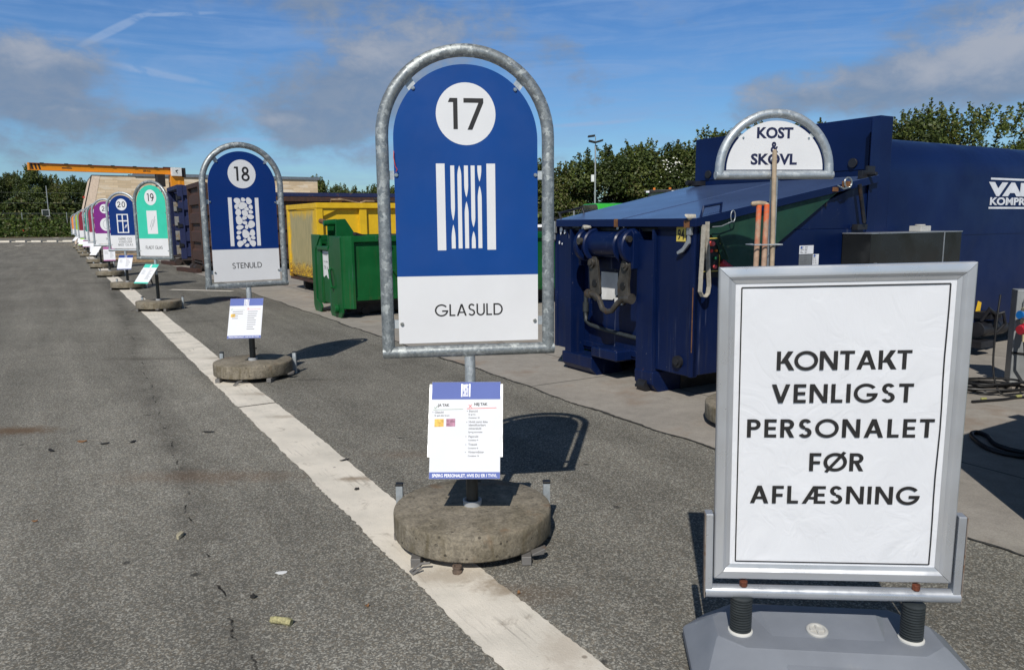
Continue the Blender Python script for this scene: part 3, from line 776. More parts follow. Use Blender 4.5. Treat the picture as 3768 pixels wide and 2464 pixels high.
    b.build('carrier_frame', 'feet_steel', root, bevel=.003)
    for sx_ in (-1, 1):
        b = MB(); ex(b, sx_*.39-.018, sx_*.39+.018, .15, .186, .0, .228); u = b.build('upright', 'galvanised_smooth', root, bevel=.002)
        b = MB(); ex(b, sx_*.39-.020, sx_*.39+.020, .148, .188, .226, .238); b.build('end_cap', 'black_plastic', u, bevel=.003)
    if detail > 1:
        b = MB(); x, y_ = -.262, -.36
        b.tube([(x-.01, y_, .03), (x-.05, y_-.015, .012), (x-.06, y_+.01, .012), (x-.01, y_+.03, .036), (x+.03, y_+.02, .042)], .006, 8); b.build('wire_loop', 'feet_steel', root)
        b = MB(); b.hexa([(.245, -.35, .04), (.305, -.34, .04), (.305, -.29, .04), (.245, -.30, .04)], [(.247, -.352, .05), (.318, -.338, .072), (.318, -.30, .072), (.247, -.30, .05)]); b.build('wedge', 'feet_steel', root, bevel=.003)
    # tilted information sheet on the pole
    zc, pyaw, tilt, off, w, h = panel
    q_ = pyaw-yaw; fo = .045+.9*h/2*sin(tilt)
    Mx = Matrix.Translation((off*cos(q_)+fo*sin(q_), off*sin(q_)-fo*cos(q_), zc)) @ Matrix.Rotation(q_, 4, 'Z') @ Matrix.Rotation(-tilt, 4, 'X') @ Matrix.Translation((0, 0, -h/2))
    b = MB(); b.box(-w/2, w/2, -.0025, .0005, 0, h); sh = b.build('info_sheet', 'sheet_paper', root, smooth=False); sh.matrix_local = Mx
    b = MB(); rect_xz(b, -w/2+.0004, w/2-.0004, h*.815, h-.0004, -.0031); hd = b.build('header_band', header, sh, flat=True)
    b = MB(); rect_xz(b, -w/2+.0004, w/2-.0004, .0004, h*.067, -.0031); fb = b.build('footer_band', header, sh, flat=True)
    if detail > 0:
        b = MB()
        if no == '17':
            info_text17(b, None, -.0031)
        else: generic_text(b, -.0031, w, h, seed)
        b.build('small_print', ['ink', 'ink_soft', 'ink_soft'], sh, flat=True)
        b = MB(); V = lambda z: (805-z)/697*h; U = lambda x: (x-615)/497*w
        b.add([(U(382), -.0031, V(315)), (U(596), -.0031, V(311)), (U(596), -.0031, V(308)), (U(382), -.0031, V(312))], [(0, 1, 2, 3)], 0)
        b.add([(U(622), -.0031, V(308)), (U(836), -.0031, V(302)), (U(836), -.0031, V(298)), (U(622), -.0031, V(304))], [(0, 1, 2, 3)], 1)
        def stroke(x0, z0, x1, z1, m, k=.0012):
            p, q = Vector((U(x0), -.0032-.0001*m, V(z0))), Vector((U(x1), -.0032-.0001*m, V(z1))); d = (q-p).normalized(); n_ = Vector((-d.z, 0, d.x))*k
            b.add([p-n_, q-n_, q+n_, p+n_], [(0, 1, 2, 3)], m)
        stroke(388, 294, 396, 305, 0); stroke(396, 305, 412, 282, 0); stroke(635, 276, 660, 301, 1); b2 = b
        p0 = len(b.v); stroke(637, 300, 658, 275, 1)
        for i in range(p0, len(b.v)): b.v[i] = (b.v[i][0], b.v[i][1]-.0002, b.v[i][2])
        b.build('tick_and_cross', ['tick_green', 'cross_red'], sh, flat=True)
        b = MB(); b.add([(U(393), -.0031, V(437)), (U(459), -.0031, V(436)), (U(459), -.0031, V(380)), (U(393), -.0031, V(381))], [(0, 1, 2, 3)], 0)
        if no == '17': b.add([(U(477), -.0031, V(435)), (U(541), -.0031, V(434)), (U(541), -.0031, V(378)), (U(477), -.0031, V(379))], [(0, 1, 2, 3)], 1)
        if no in ('17', '18'): b.build('colour_swatch', ['wool_yellow', 'wool_pink'], sh, flat=True)
        b = MB(); k = .16; sx0 = 0 if no != '17' else -.001
        if ic in ('fibre', 'stone', 'window', 'pane'):
            bb = MB(); icon(ic, bb, 0); zc_ = 1.66
            b.add([(sx0+v[0]*k, -.0037, h*.907+(v[2]-zc_)*k) for v in bb.v], bb.f)
            b.build('header_pictogram', 'sign_white', hd, flat=True)
        if no in ('17', '18', '20'):
            b = MB(); font(b, 'SPØRG PERSONALET, HVIS DU ER I TVIVL', 0, h*.018, .0205, -.0037, align='CENTER', bold=.0003, width=w*.915); b.build('footer_lettering', 'sign_white', fb, flat=True)
    b = MB(); b.box(-w/2-.012 if no == '17' else -w/2+.01, w/2+.012 if no == '17' else w/2-.01, .0012, .006, h*.22, h-.01); bk = b.build('backing_board', 'sign_back', sh, smooth=False)
    b = MB(); b.box(-.035, .035, .006, .022, h*.42, h*.56); b.tube([(-off*.8, .018, h*.49), (-off*.8, .045+.4*h*sin(tilt)*1.2, h*.49-.25*h*sin(tilt))], .012, 10); b.build('bracket', 'dark_steel', sh)
    return root

def rel(s, t): return rc(s, t)
GS = 'numbered waste sorting signs along the white line'
sign('17', ['GLASULD'], 'sign_blue', 'fibre', (-.209, 3.643), R(8.465), (.612, R(-1), R(27.6), -.017, .336, .472),
     'blue arched sign numbered 17 reading GLASULD, the nearest and largest in the row', 'header_periwinkle', 1, {'GLASULD': .332}, base_yaw=R(-7))
sign('18', ['STENULD'], 'sign_navy', 'stone', (-2.7396, 7.786), R(37.5), (.643, R(6.9), R(33.3), -.014, .33, .455),
     'dark blue arched sign numbered 18 reading STENULD with a pebble picture', 'header_periwinkle', 2, {'STENULD': .305}, base_yaw=R(-37))
sign('19', ['FLADT GLAS'], 'sign_teal', 'pane', (-6.717, 14.1845), R(-19), (.693, R(-18.3), R(43.3), -.051, .326, .464),
     'teal arched sign numbered 19 reading FLADT GLAS with a glass pane picture', 'header_teal', 3, {'FLADT GLAS': .40}, base_yaw=R(19))
sign('20', ['DØRE OG', 'VINDUER', 'MED GLAS'], 'sign_navy', 'window', (-9.71, 18.943), R(-4.2), (.676, R(12.4), R(40.5), .022, .327, .456),
     'dark blue arched sign numbered 20 with a white window picture reading DØRE OG VINDUER', 'header_navy', 4, {'DØRE OG': .345, 'VINDUER': .335, 'MED GLAS': .385}, detail=1)
sign('21', ['D'], 'sign_purple', 'plate', (-12.644, 23.618), R(1.15), (.713, R(24.5), R(19.9), .035, .328, .456),
     'purple arched sign numbered 21 with an oval plate picture, partly behind sign 20', 'header_mauve', 5, detail=1)
for i, (t_, colr, ic, yw, lb) in enumerate((
        (32.2, 'sign_crimson', 'box', -2, 'crimson arched sign just behind the purple sign 21'),
        (36.6, 'sign_sea', 'block', 4, 'dark green arched sign between the crimson and the maroon sign'),
        (44.5, 'sign_maroon', 'block', -3, 'maroon arched sign between the dark green and the lime green sign'),
        (50.0, 'sign_lime', 'block', 5, 'lime green arched sign between the maroon sign and the two orange ones'),
        (56.0, 'sign_orange', 'block', -4, 'orange arched sign mostly hidden behind the lime green sign'),
        (62.0, 'sign_orange', 'block', 2, 'orange arched sign at the far end of the row'))):
    x, y, _ = rc(1.40+.03*sin(i*2), t_)
    sign('', [], colr, ic, (x, y), R(yw), (.68, R(yw+(-20, 12, 25, -10, 20, -25)[i]), R((40, 30, 45, 35, 40, 45)[i]), 0, .336, .47), lb, ('header_white', 'header_white', 'header_mauve', 'sign_lime', 'header_white', 'header_white')[i], 10+i, detail=0)

# small things round the near stands
b = MB(); b.lathe([(.021, 0), (.023, .012), (.018, .014), (.017, .024), (.022, .027), (.022, .036), (.014, .036), (.013, .026)], 20)
tag(b.build('rusty_bolt_stub', 'stub_rust', loc=(-.262, 3.245, .004)), 'short rusty bolt stub standing in the white line before sign 17', 'bolt')
o = MB().tube([(-.395-.209+.06, 3.58, 1.93), (-.545, 3.575, 1.90), (-.538, 3.572, 1.86), (-.530, 3.575, 1.845), (-.536, 3.575, 1.835)], .0018, 6).build('tape_scrap', 'marker_red')
tag(o, 'thin red scrap of tape hanging from the left tube of sign 17', 'tape')

# ================================================================ KOST & SKOVL STAND
def kost():
    root = thing('tool_stand', 'half round white KOST & SKOVL sign on a galvanised tube stand with a round concrete base', 'sign', (1.985, 5.748, 0), R(6.95))
    W_ = .432; zb = 1.932; H_ = .446
    b = MB(); n = 30
    b.tube([(-W_, 0, zb)]+[(W_*cos(pi-pi*i/n), 0, zb+.035+(H_-.035)*sin(pi-pi*i/n)) for i in range(n+1)]+[(W_, 0, zb)], .0335, 18)
    b.tube([(-W_-.031, 0, zb-.003), (W_+.031, 0, zb-.003)], .0325, 18)
    b.build('tube_frame', 'galvanised_smooth', root, angle=50)
    b = MB(); b.cyl((0, .0, .175), (0, 0, zb-.02), .0285, seg=18); b.build('pole', 'galvanised_smooth', root)
    b = MB(); P = [(.380*cos(pi*i/n), 1.968+.357*sin(pi*i/n)) for i in range(n+1)]
    b.prism(P, 'y', -.003, .002); bd = b.build('sign_board', 'sign_white', root, smooth=False)
    y = -.0036
    for s_, x_, z, wd in (('KOST', -.012, 2.200, .285), ('&', -.012, 2.098, .062), ('SKOVL', -.012, 2.008, .365)):
        b = MB(); font(b, s_, 0, z, .078/.727 if s_ != '&' else .105, y, 'CENTER', .0042, width=wd)
        b.v = [(v[0]+x_, v[1], v[2]) for v in b.v]; b.build('lettering', 'ink_navy', bd, flat=True)
    for x, z, x2, z2 in ((-.257, 2.20, -.32, 2.245), (.257, 2.20, .32, 2.245)):
        d = Vector((x2-x, 0, z2-z)).normalized(); nn = Vector((-d.z, 0, d.x))*.018; p, q = Vector((x, .0045, z))-d*.02, Vector((x2, .0045, z2))
        e = Vector((0, .002, 0)); b = MB(); b.hexa([p-nn-e, q-nn-e, q+nn-e, p+nn-e], [p-nn+e, q-nn+e, q+nn+e, p+nn+e]); c = b.build('clip', 'galvanised_smooth', root, smooth=False)
        b = MB(); b.cyl((x, -.003, z), (x, -.010, z), .009, .007, 10); b.build('bolt', 'bolt_steel', c)
    b = MB(); b.box(-.015, .015, -.006, .004, 1.93, 2.0); b.build('centre_clip', 'sign_back', root, smooth=False)
    disc_base(root, 44).scale = (1.14, 1.14, 1.0)
    b = MB(); b.box(-.30, .30, -.03, .03, .012, .046); b.box(-.03, .03, -.30, .30, .012, .046); b.build('carrier_frame', 'feet_steel', root)
    for a in (200, 320, 80):
        x, y_ = .34*cos(R(a)), .34*sin(R(a))
        b = MB(); b.cyl((x-.018, y_, .028), (x+.018, y_, .028), .028, seg=18); b.build('castor', 'black_rubber', root)
    # ring holder for the tools
    b = MB(); b.tube([(-.18, -.10, 1.412), (.035, -.10, 1.412), (.035, .045, 1.412), (-.18, .045, 1.412)], .0055, 8, closed=True)
    b.build('tool_holder', 'galvanised_smooth', root)
kost()
KX, KY, KA = 1.985, 5.748, R(6.95)
def kl(x, y, z): return (KX+x*cos(KA)-y*sin(KA), KY+x*sin(KA)+y*cos(KA), z)
def shovel(x0, y0, x1, y1, z1, label, grip):
    root = thing('shovel', label, 'shovel', kl(x0, y0, .20), KA, 'shovels standing in the tool holder')
    lx, ly, lz = x1-x0, y1-y0, z1-.20
    P = [(lx*k, ly*k, lz*k) for k in (0, .25, .5, .75, 1)]
    b = MB(); b.tube(P, [.021, .021, .0205, .020, .0195], 14); b.build('shaft', 'wood_orange', root)
    b = MB(); k = grip
    b.tube([(lx-.062, ly, lz+.008), (lx-.05, ly, lz+.010), (lx, ly, lz+.014), (lx+.05, ly, lz+.010), (lx+.062, ly, lz+.008)], [.010, .0175, .0185, .0175, .010], 12) if k else b.tube([(lx, ly, lz-.004), (lx, ly, lz+.012)], [.019, .010], 12)
    b.build('grip', 'wood_handle', root)
    b = MB(); b.prism([(-.11, .0), (.11, 0), (.115, -.0), (.10, .22), (.02, .28), (-.02, .28), (-.10, .22)], 'y', -.008, .004); b.build('blade', 'dark_steel', root, bevel=.002)
shovel(-.153, -.045, -.132, -.045, 1.706, 'shovel with flaking orange paint and a T grip, left in the tool stand', True)
shovel(-.093, -.06, -.078, -.06, 1.712, 'orange worn shovel shaft without grip, between the T grip shovel and the broom', False)
root = thing('broom', 'long bare wooden broom handle standing in front of the KOST & SKOVL board', 'broom', kl(-.018, -.07, .43), KA)
b = MB(); b.tube([(0, 0, .12), (-.005, 0, .9), (-.021, 0, 1.655), (-.0215, 0, 1.673), (-.022, 0, 1.68)], [.0175, .0172, .0168, .014, .006], 14); b.build('handle', 'wood_handle', root)
b = MB(); b.box(-.16, .16, -.025, .025, .08, .125); b.build('head', 'wood_handle', root, bevel=.006)
b = MB(); b.prism([(-.155, .08), (.155, .08), (.165, 0), (-.165, 0)], 'y', -.02, .02); b.build('bristles', 'dark_steel', root)

# ================================================================ NOTICE STAND (KONTAKT VENLIGST ...)
def notice():
    yw, tl, rl = -.109, .048, .022     # a hair forward-leaning, a hair rolled
    root = thing('notice_stand', 'silver framed notice stand reading KONTAKT VENLIGST PERSONALET on a grey plastic foot', 'notice stand', (1.10, 2.453, 0), yw)
    M0 = Matrix.Translation((0, 0, .359)) @ Matrix.Rotation(-rl, 4, 'Y') @ Matrix.Rotation(tl, 4, 'X')
    w, h = .3955, 1.097; pr = .054
    def place(o): o.matrix_local = M0; return o
    # snap frame: four mitred profile lengths with a rounded ridge
    prof = [(0, .012), (0, -.010), (.004, -.0135), (.020, -.0165), (.030, -.0165), (.036, -.013), (.041, -.0075), (.052, -.0045), (pr, -.004), (pr, .012)]
    C = [(-w, 0), (w, 0), (w, h), (-w, h)]; dirs = [(1, 1), (-1, 1), (-1, -1), (1, -1)]
    fr = MB()
    for k in range(4):
        a, c = C[k], C[(k+1) % 4]; da, dc = dirs[k], dirs[(k+1) % 4]
        ga = .0009
        n = len(prof)
        v = [(a[0]+da[0]*o_, y, a[1]+da[1]*o_) for o_, y in prof]+[(c[0]+dc[0]*o_, y, c[1]+dc[1]*o_) for o_, y in prof]
        ax = Vector((c[0]-a[0], 0, c[1]-a[1])).normalized()*ga
        v = [tuple(Vector(p)+ax) for p in v[:n]]+[tuple(Vector(p)-ax) for p in v[n:]]
        b = MB(); b.add(v, [(i, (i+1) % n, n+(i+1) % n, n+i) for i in range(n)]+[tuple(range(n)), tuple(range(2*n-1, n-1, -1))])
        o = place(b.build('frame_profile', 'aluminium', root, angle=22))
    b = MB(); b.box(-w+.046, w-.046, .004, .010, .046, h-.046); bk = place(b.build('back_panel', 'aluminium', root, smooth=False))
    # poster sheet, slightly wavy real geometry
    b = MB(); nx, nz = 36, 50; x0, x1, z0, z1 = -.343, .343, .052, h-.052
    r = np.random.RandomState(4); ph = r.uniform(0, 6, 8)
    def wav(x, z): return .0016*sin(x*9+z*5+ph[0])*sin(z*7-x*3+ph[1])+.0011*sin(x*23+ph[2])*sin(z*17+x*6+ph[3])
    g = []
    for j in range(nz+1):
        for i in range(nx+1):
            x, z = x0+(x1-x0)*i/nx, z0+(z1-z0)*j/nz
            e = min(1, min(x-x0, x1-x, z-z0, z1-z)/.04)
            g.append((x, -.0015+wav(x, z)*e, z))
    b.add(g, [(j*(nx+1)+i, j*(nx+1)+i+1, (j+1)*(nx+1)+i+1, (j+1)*(nx+1)+i) for j in range(nz) for i in range(nx)])
    po = place(b.build('poster', 'poster_sheet', root, angle=80)); 
    yl = -.0046
    b = MB(); q = .0042
    def ln(x0, z0, x1, z1, y):
        d = Vector((x1-x0, 0, z1-z0)).normalized(); n_ = Vector((-d.z, 0, d.x))*q/2
        p, s_ = Vector((x0, y, z0)), Vector((x1, y, z1)); b.add([p-n_, s_-n_, s_+n_, p+n_], [(0, 1, 2, 3)])
    L, Rr, T, Bm = -.322, .322, 1.030, .0645
    ln(L, T, Rr, T, yl); ln(L, Bm, Rr, Bm, yl-.0001)
    for k in range(12):
        za, zb_ = Bm+(T-Bm)*k/12, Bm+(T-Bm)*(k+1)/12; wv = lambda z: .0022*sin(z*14)*sin((z-Bm)/(T-Bm)*pi)
        ln(L, za, L, zb_, yl-.0002); ln(Rr+wv(za), za, Rr+wv(zb_), zb_, yl-.0002)
    bo = b.build('border_line', 'ink', po, flat=True)
    for s_, xa, xb, za in (('KONTAKT', -.204, .221, .752), ('VENLIGST', -.217, .233, .640), ('PERSONALET', -.294, .306, .519), ('FØR', -.086, .090, .400), ('AFLÆSNING', -.278, .275, .282)):
        b = MB(); letters(b, s_, (xa+xb)/2, za, .0640, w=.165, y=yl, width=xb-xa, sx=1.24)
        b.build('lettering', 'ink', po, flat=True)
    # u-shaped carrier
    b = MB(); b.tube([(-.424, 0, -.052), (.428, 0, -.052)], .0235, 18); place(b.build('cross_rail', 'rail_silver', root))
    for s_ in (-1, 1):
        b = MB(); b.box(s_*.414-.013, s_*.414+.013, -.019, .022, -.052, .245); pp = place(b.build('side_post', 'rail_silver', root, bevel=.003))
        b = MB(); b.box(s_*.4285-.0016, s_*.4285+.0016, -.021, .010, -.070, .243); b.build('rusty_edge', 'dull_rust', pp)
    for x in (-.292, .286):
        b = MB(); b.cyl((x, -.005, -.030), (x, -.005, -.010), .0145, seg=6); place(b.build('rusty_bolt', 'rust_bolt', root, bevel=.002))
    # corrugated rubber springs
    for x in (-.296, .284):
        prof = []; z = .150; n = 13
        for k in range(n):
            zz = .158+k*(.128/n)
            prof += [(.031, zz), (.0375, zz+.0018), (.0378, zz+.0066), (.031, zz+.0086)]
        b = MB(); b.lathe(prof, 26, c=(x, -.002)); sp = b.build('rubber_spring', 'spring_rubber', root)
        b = MB(); b.lathe([(.038, .146), (.043, .148), (.043, .155), (.036, .159)], 26, c=(x, -.002)); b.build('white_ring', 'white_ring', sp)
    # blow moulded foot
    def oct(hx, y0, y1, c, z, sk=0): return [(-hx+c, y0, z), (hx-c, y0, z), (hx, y0+c*.8, z), (hx, y1-c*1.3, z), (hx-c*1.2, y1, z), (-hx+c*1.2, y1, z), (-hx, y1-c*1.3, z), (-hx, y0+c*.8, z)]
    b = MB()
    rings = [oct(.455, -.335, .245, .07, .006), oct(.475, -.36, .26, .075, .022), oct(.477, -.362, .262, .075, .058), oct(.468, -.352, .255, .075, .072), oct(.385, -.115, .205, .085, .146), oct(.378, -.108, .198, .085, .150)]
    vs = [p for rg in rings for p in rg]; fs = [(i*8+j, i*8+(j+1) % 8, (i+1)*8+(j+1) % 8, (i+1)*8+j) for i in range(len(rings)-1) for j in range(8)]
    fs += [tuple(range(7, -1, -1))]
    b.add(vs, fs)
    # top face with a shallow tray that runs out over the front slope
    T_ = rings[-1]; b.add(T_, [tuple(range(8))])
    ft = b.build('plastic_foot', 'base_plastic', root, bevel=.004, angle=20, seg=2)
    b = MB(); b.hexa([(-.225, -.33, .060), (.225, -.33, .060), (.245, .15, .149), (-.245, .15, .149)], [(-.160, -.295, .112), (.160, -.295, .112), (.205, .118, .170), (-.205, .118, .170)])
    b.build('raised_panel', 'base_plastic', ft, bevel=.003, angle=28, seg=2)
    b = MB(); b.lathe([(.036, .0), (.037, .008), (.033, .0115), (.027, .0115), (.024, .006), (.004, .006)], 32)
    b.box(-.024, .024, -.003, .003, .0055, .0112); b.box(-.003, .003, -.024, .024, .0055, .0108)
    b.v = [(x-.028, y*.99+.012, z+.1525+.14*y) for x, y, z in b.v]
    b.build('filler_cap', 'cap_plastic', ft)
    b = MB(); 
    for s_ in (-1, 1):
        for y in (-.22, .10): b.cyl((s_*.40, y, 0), (s_*.40, y, .010), .03, seg=16)
    b.build('rubber_pad', 'black_rubber', ft)
notice()

# ================================================================ WASTE COMPACTOR  (local x away from the lane, y along the row)
def compactor():
    root = thing('waste_compactor', 'dark blue hook-lift waste compactor with sloping lid, hook bar and number plate 94', 'compactor', rc(4.70, 4.72), ROW)
    N_ = 'navy_paint'
    fw, bw = 2.13, 2.56            # width at the front wall / at the bulkhead
    def yl(x): return fw+(bw-fw)*min(1, max(0, x/2.5))
    def slab(b, x0, x1, ya, yb_, z0, z1, m=0): b.hexa([(x0, ya(x0), z0), (x1, ya(x1), z0), (x1, yb_(x1), z0), (x0, yb_(x0), z0)], [(x0, ya(x0), z1), (x1, ya(x1), z1), (x1, yb_(x1), z1), (x0, yb_(x0), z1)], m)
    zero = lambda x: 0.0
    # hopper side walls, floor
    b = MB(); slab(b, .06, 2.5, zero, lambda x: .05, .24, 1.50); slab(b, .06, 2.5, lambda x: yl(x)-.05, yl, .24, 1.50); slab(b, .12, 2.5, lambda x: .05, lambda x: yl(x)-.05, .26, .32)
    # gusset of the side wall rising to the bulkhead
    b.prism([(.9, 1.5), (2.5, 1.5), (2.5, 2.02)], 'y', .012, .05); 
    hop = b.build('hopper', N_, root, bevel=.006)
    # front wall with posts and recessed hook bay
    b = MB()
    b.box(.0, .06, .0, .485, .225, 1.55); b.box(.0, .06, 1.755+.13, fw, .225, 1.55)
    b.box(.14, .20, .485, 1.885, .225, 1.55)                     # bay back
    fwall = b.build('front_wall', N_, root, bevel=.008)
    b = MB(); b.box(-.012, .05, .0, .05, .225, 1.55); b.box(-.008, .06, fw-.05, fw, .225, 1.55); b.box(-.010, .14, .0, fw, 1.55, 1.575); b.build('corner_trim', N_, fwall, bevel=.005)
    for y0, y1 in ((.485, .715), (1.775, 1.885)):
        b = MB()
        # hollow channel, open at the top
        b.box(-.025, .14, y0, y0+.014, .0+.18, 1.52); b.box(-.025, .14, y1-.014, y1, .18, 1.52); b.box(-.04, -.025, y0-.0, y1+.0, .18, 1.42); b.box(-.04, -.025, y0, y0+.03, 1.42, 1.52)
        b.build('front_post', N_, root, bevel=.004)
    # skids
    for y0, y1 in ((.46, .72), (1.40, 1.93)):
        b = MB(); b.prism([(-.05, .20), (-.045, .08), (.03, .0), (.38, .0), (.30, .20)], 'y', y0, y1); sk = b.build('skid', N_, root, bevel=.01)
        if y0 > 1: continue
        b = MB(); b.cyl((-.03, (y0+y1)/2-.05, .06), (-.03, (y0+y1)/2+.06, .06), .055, seg=16); b.build('skid_roller', 'dark_steel', sk)
    b = MB(); b.box(.3, 7.2, .45, .60, .0, .22); b.box(.3, 7.2, 1.70, 1.85, .0, .22); b.build('base_rail', 'dark_steel', root)
    b = MB(); b.box(-.06, .16, .98, 1.40, .215, .325); b.build('step', N_, root, bevel=.02)
    # hook bar assembly
    b = MB(); b.cyl((-.04, .80, 1.37), (-.04, 1.50, 1.37), .125, seg=32); hb = b.build('hook_bar', N_, root, bevel=.004)
    for y0, y1 in ((.735, .80), (.86, .885), (1.33, 1.36), (1.45, 1.52)):
        b = MB(); b.lathe([(.155, y0), (.168, y0+.012), (.168, y1-.012), (.155, y1)], 32)
        b.v = [(-.04+x, z, 1.36+y) for x, y, z in b.v]; ck = b.build('hook_cheek', N_, hb)
    for y0, y1, k in ((.70, .735, 0), (1.52, 1.56, 1)):
        b = MB(); b.prism([(y0, 1.15), (y0, 1.48), (y1, 1.52), (y1, 1.15)], 'x', -.10, .14); b.build('hook_cheek', N_, hb, bevel=.006)
    b = MB(); b.cyl((-.168, 1.42, 1.40), (-.205, 1.42, 1.40), .034, seg=18); b.cyl((-.14, .70, 1.43), (-.14, .79, 1.43), .03, seg=14); b.build('hook_pin', 'worn_steel', hb)
    for y, y2 in ((.80, .84), (1.32, 1.28)):
        b = MB(); c = [(y-.06, 1.25), (y+.06, 1.25), (y2+.085, 1.0), (y2+.075, .86), (y2-.01, .80), (y2-.085, .88), (y2-.07, 1.0)]
        b.prism(c, 'x', -.105, -.075)
        b.cyl((-.13, y, 1.18), (-.07, y, 1.18), .048, seg=18); b.cyl((-.145, y, 1.18), (-.13, y, 1.18), .026, seg=6); b.cyl((-.112, y2, .98), (-.098, y2, .98), .038, seg=18, m=1)
        b.build('link_plate', ['worn_steel', 'panel_black'], hb, bevel=.003)
    b = MB(); b.tube([(-.10, .72, .87), (-.10, .84, .865), (-.115, .92, .80), (-.12, .98, .735), (-.12, 1.06, .715), (-.12, 1.13, .74), (-.11, 1.20, .83), (-.10, 1.27, .865), (-.10, 1.40, .87)], [.028, .03, .027, .026, .026, .026, .027, .03, .028], 14)
    b.cyl((-.10, .71, .87), (-.10, .78, .87), .05, seg=16); b.cyl((-.10, 1.34, .87), (-.10, 1.40, .87), .046, seg=16)
    b.build('shackle', 'worn_steel', hb)
    b = MB(); b.box(.125, .138, 1.05, 1.60, 1.09, 1.12); b.box(.06, .14, 1.05, 1.45, 1.12, 1.27); b.build('bay_plate', N_, fwall, bevel=.004)
    b = MB(); b.poly([(.128, 1.47, 1.08), (.128, 1.20, 1.08), (.128, 1.20, .86), (.128, 1.28, .80), (.128, 1.47, .79)]); b.build('paper_notice', 'paper_white', fwall, flat=True)
    b = MB(); b.poly([(.124, 1.25, .83), (.124, 1.10, .83), (.124, 1.12, .76), (.124, 1.24, .76)]); b.build('paper_scrap', 'paper_white', fwall, flat=True)
    b = MB(); b.tube([(.10, 1.70, .86), (.10, 1.70, .62), (.09, 1.68, .55), (.09, 1.6, .51), (.09, 1.3, .48), (.10, .90, .46), (.11, .80, .46)], .022, 12); b.tube([(.10, 1.70, .74), (.10, 1.70, .64)], .032, 12)
    b.build('hydraulic_hose', 'spring_rubber', root)
    b = MB(); b.cyl((-.03, .17, .345), (.02, .17, .345), .055, seg=20); b.cyl((-.045, .17, .345), (-.03, .17, .345), .030, seg=14); b.build('pivot_boss', 'dark_steel', fwall)
    # number plate
    b = MB(); rp = [(-.0035, .10, 1.435), (-.0035, .20, 1.435), (-.0035, .20, 1.54), (-.0035, .10, 1.54)]
    b.box(-.004, -.001, .12, .235, 1.415, 1.54); pl = b.build('number_plate', 'plate_yellow', fwall, smooth=False)
    b = MB(); font(b, '94', 0, 0, .125, 0, 'CENTER', .003, width=.082); b.v = [(-.0048, .178-x, 1.433+z) for x, y, z in b.v]; b.build('plate_number', 'ink', pl, flat=True)
    # lid
    def lp(x, o=0): return 1.615+(x+.06)*(2.03-1.615)/2.50+o
    x0, x1 = -.06, 2.46; tk = .075
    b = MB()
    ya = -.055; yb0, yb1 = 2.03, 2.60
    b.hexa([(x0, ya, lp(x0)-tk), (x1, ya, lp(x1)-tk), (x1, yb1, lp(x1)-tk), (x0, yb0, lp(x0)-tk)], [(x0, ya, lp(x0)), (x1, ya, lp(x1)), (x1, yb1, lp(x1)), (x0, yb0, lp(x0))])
    b.m = [1, 0, 1, 1, 1, 1]; lid = b.build('lid', ['lid_blue_sky_sheen', 'navy_clean'], root, bevel=.006)  # only the top face carries the painted sky sheen
    b = MB(); ym = .92
    b.hexa([(x0, ym-.004, lp(x0)+.0005), (x1, ym+.25, lp(x1)+.0005), (x1, ym+.262, lp(x1)+.0005), (x0, ym+.006, lp(x0)+.0005)], [(x0, ym-.002, lp(x0)+.005), (x1, ym+.253, lp(x1)+.005), (x1, ym+.259, lp(x1)+.005), (x0, ym+.004, lp(x0)+.005)]); b.build('lid_crease', 'lid_blue_sky_sheen', lid)
    b = MB(); b.tube([(.0, -.045, lp(0)-.01), (.03, -.05, lp(0)+.085), (.24, -.05, lp(.24)+.075), (.235, -.045, lp(.24)-.01)], .011, 10); b.build('lid_handle', N_, lid)
    b = MB(); b.tube([(.02, 2.04, lp(0)-.01), (.02, 2.08, lp(0)+.06), (.40, 2.18, lp(.4)+.06), (.40, 2.14, lp(.4)-.01)], .013, 10); b.build('lid_handle', 'dark_steel', lid)
    b = MB(); b.box(-.068, -.058, .98, 1.03, lp(x0)-.075, lp(x0)+.001); b.box(-.068, -.058, .02, .08, lp(x0)-.08, lp(x0)-.02); b.build('rust_streak', 'rusty_edge', lid)
    rq = random.Random(3)
    for y, z, r_ in ((2.0, 1.50, .035), (1.93, 1.485, .018), (1.60, 1.545, .03), (2.03, 1.37, .014), (1.98, 1.36, .012), (1.04, 1.54, .02), (.95, 1.545, .015)):
        P = []
        for i in range(9):
            a = 2*pi*i/9; k = rq.uniform(.55, 1.2); P.append((-.0135, y+r_*k*cos(a), z+r_*k*1.3*sin(a)))
        b = MB(); b.poly(P); b.build('paint_splash', 'lettering_white', fwall, flat=True)
    b = MB(); b.box(-.0145, -.0125, .0, .010, .45, 1.02); b.build('rust_streak', 'rusty_edge', fwall)
    b = MB(); b.box(.0, 2.45, .06, 2.08, 1.50, 1.53); b.build('lid_seal', 'black_rubber', root)
    # green rubber flap hanging between lid and side wall
    P = [(.03, 1.545), (.05, 1.46), (.16, 1.475), (.22, 1.40), (.27, 1.27), (.36, 1.12), (.50, 1.02), (.62, 1.05), (.95, 1.36), (1.92, 1.885), (.9, 1.70)]
    b = MB(); n = len(P)
    off = lambda x, z: -.012-.10*max(0, (lp(x)-.08-z))*.9
    b.add([(x, off(x, z), z) for x, z in P]+[(x, off(x, z)+.02, z) for x, z in P], [tuple(range(n)), tuple(range(2*n-1, n-1, -1))]+[(i, (i+1) % n, n+(i+1) % n, n+i) for i in range(n)])
    b.build('rubber_flap', 'flap_green', root, smooth=False)
    b = MB(); b.tube([(.22, -.045, 1.47), (.29, -.06, 1.34), (.33, -.065, 1.26)], .012, 8); b.build('flap_edge', 'flap_green', root)
